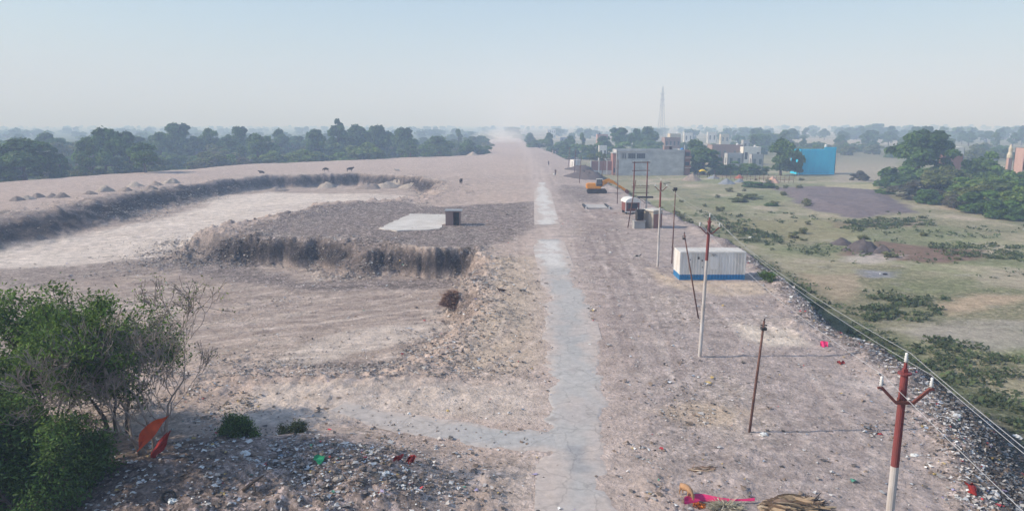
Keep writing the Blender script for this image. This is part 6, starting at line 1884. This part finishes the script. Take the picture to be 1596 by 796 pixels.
def gcloth(name, uvs, half, m, label, seed=1, amp=.04, lift=.08):
    pts = []
    for i, (u, v) in enumerate(uvs):
        x, y = PG(u, v); z = H(x, y) + lift; w_ = half[i]
        pts.append(((x, y - w_, z), (x, y + w_, z + .05)))
    return cloth(name, pts, m, label, seed=seed, amp=amp)


gcloth('cloth', [(1066, 786), (1078, 781), (1092, 777), (1108, 780), (1125, 782), (1150, 784), (1176, 784)], [.08, .2, .14, .04, .05, .03, .012], M['cloth_pink'], 'long pink cloth trailing over the straw in the foreground', 2, .05, .12)
x, y = P(1089, 787); strands('marigold_garland', x, y, .28, .22, .14, 160, .07, .03, [(.65, .19, .03), (.5, .12, .03), (.3, .1, .04)], 'heap of orange flowers on the pink cloth', 'flowers', 12)
for u, v, hw, m, lab in ((1310, 566, .2, 'cloth_dark_red', 'dark red rag on the rim above the nearest pole'), (1284, 539, .11, 'cloth_pink', 'small magenta rag on the ground beyond the rusty pole'), (640, 722, .13, 'cloth_dark_red', 'red rag at the right end of the soil heap'), (620, 720, .09, 'cloth_dark_red', 'smaller red rag on the soil heap beside the first'), (1515, 765, .16, 'cloth_dark_red', 'crimson rag low on the bank at the lower right')):
    gcloth('rag', [(u - 6, v), (u - 3, v - 2), (u - 1, v + 1.5), (u + 2, v - 1), (u + 6, v)], [hw * .2, hw * .8, hw * .4, hw * .7, hw * .15], M[m], lab, int(u), .13, .10)
gcloth('rag', [(488, 722), (494, 719), (500, 722), (505, 719)], [.08, .2, .2, .1], mat('cloth_green', (.03, .30, .13), .8, .15, 4), 'green rag on the middle of the soil heap', 9, .06, .12)


def sack(x, y, s, rz, m, label, cat='bag', seed=0):
    g = random.Random(seed); mb = MB()
    n, k = 12, 7
    for j in range(k):
        a = math.pi * j / (k - 1); r = math.sin(a) ** .8
        for i in range(n):
            b = 2 * math.pi * i / n; q = 1 + g.uniform(-.38, .30)
            mb.v.append((math.cos(b) * r * s * q, math.sin(b) * r * s * .7 * q, s * .42 - math.cos(a) * s * .5 * (1 + .35 * g.uniform(-1, 1))))
    for j in range(k - 1):
        for i in range(n): a = j * n + i; b = j * n + (i + 1) % n; mb.f.append((a, b, b + n, a + n)); mb.mi.append(0)
    o = mb.build('sack', M[m], None); o.scale = (.8, .8, .6); o.location = (x, y, H(x, y) - .02); o.rotation_euler = (0, 0, rz)
    return tag(o, label, cat)


for i, (u, v, s, m, z, lab) in enumerate(((1425, 710, .22, 'sack', 0, 'white bag at the edge of the bank right of the nearest pole'), (600, 740, .26, 'sack', 0, 'white plastic bag on the right slope of the soil heap'), (382, 708, .30, 'sack', 0, 'white sack on the left part of the soil heap'), (528, 747, .30, 'soil_tan', 0, 'tan bundle in the middle of the soil heap'), (268, 782, .26, 'sack', 0, 'grey-white sack by the foot of the half-bare tree'), (1170, 371, .5, 'sack', ZF, 'white plastic bag lying in the field beyond the container'), (1086, 358, .55, 'sack', ZF * .4, 'white sacks on the bank right of the brick hut'), (1380, 428, .35, 'plastic_black', ZF, 'black bag lying in the field near a puddle'), (1372, 427, .25, 'sack', ZF, 'small pale bag beside the black bag in the field'), (1585, 682, .35, 'sack', ZF, 'white bag in the weeds at the right frame edge'), (1490, 650, .34, 'sack', 0, 'crumpled white plastic on the bank at right'), (951, 394, .3, 'sack', 0, 'white bag lying by the wheel ruts'), (1190, 678, .26, 'sack', 0, 'pale crumpled bag at the foot of the leaning rusty pole'))):
    x, y = PG(u, v, z); sack(x, y, s, i * 1.3, m, lab, seed=i)
x, y = PG(264, 782); mb = MB()
n0 = 20
for i in range(n0):
    a = 2 * math.pi * i / n0
    for j in range(8):
        b = 2 * math.pi * j / 8; r = .21 + .06 * math.cos(b); mb.v.append((math.cos(a) * r, .06 * math.sin(b), math.sin(a) * r + .2))
for i in range(n0):
    for j in range(8): mb.f.append((i * 8 + j, ((i + 1) % n0) * 8 + j, ((i + 1) % n0) * 8 + (j + 1) % 8, i * 8 + (j + 1) % 8)); mb.mi.append(0)
o = mb.build('tyre', M['rubber'], None, smooth=True); o.location = (x, y, H(x, y)); o.rotation_euler = (R(-52), 0, R(35)); tag(o, 'old black tyre leaning at the foot of the half-bare tree', 'tyre')
x, y = PG(378, 766); x2, y2 = PG(412, 752); z = H(x, y)
mb = MB(); mb.tube([(0, 0, .05), (.35, .2, .28), (x2 - x, y2 - y, H(x2, y2) - z + .3)], [.075, .06, .035], 7); mb.tube([(.35, .2, .28), (.5, -.1, .05)], [.045, .03], 6)
o = mb.build('fallen_branch', M['trunk'], None, smooth=True); o.location = (x, y, z); tag(o, 'dark fallen branch on the left of the soil heap', 'branch')

# thin dust hanging over the far end of the dump
dm = bpy.data.materials.new('dust'); dm.use_nodes = True; nt = dm.node_tree; nt.nodes.clear()
o_ = nt.nodes.new('ShaderNodeOutputMaterial'); vs = nt.nodes.new('ShaderNodeVolumeScatter'); vs.inputs['Color'].default_value = (.97, .95, .92, 1); vs.inputs['Density'].default_value = .006
nt.links.new(vs.outputs[0], o_.inputs['Volume'])
for cx2, cy2, rx, ry, rz_, lab in ((-12, 560, 22, 60, 7, 'thin cloud of dust over the far end of the dump'), (-4, 680, 20, 60, 10, 'farther and higher cloud of dust behind the tipper truck')):
    mb = MB(); mb.lathe([(math.sin(a) * 1.0 + .001, -math.cos(a)) for a in [math.pi * k / 10 for k in range(11)]], 20)
    o = mb.build('dust_cloud', dm, None, smooth=True); o.scale = (rx, ry, rz_); o.location = (cx2, cy2, 3); tag(o, lab, kind='stuff')
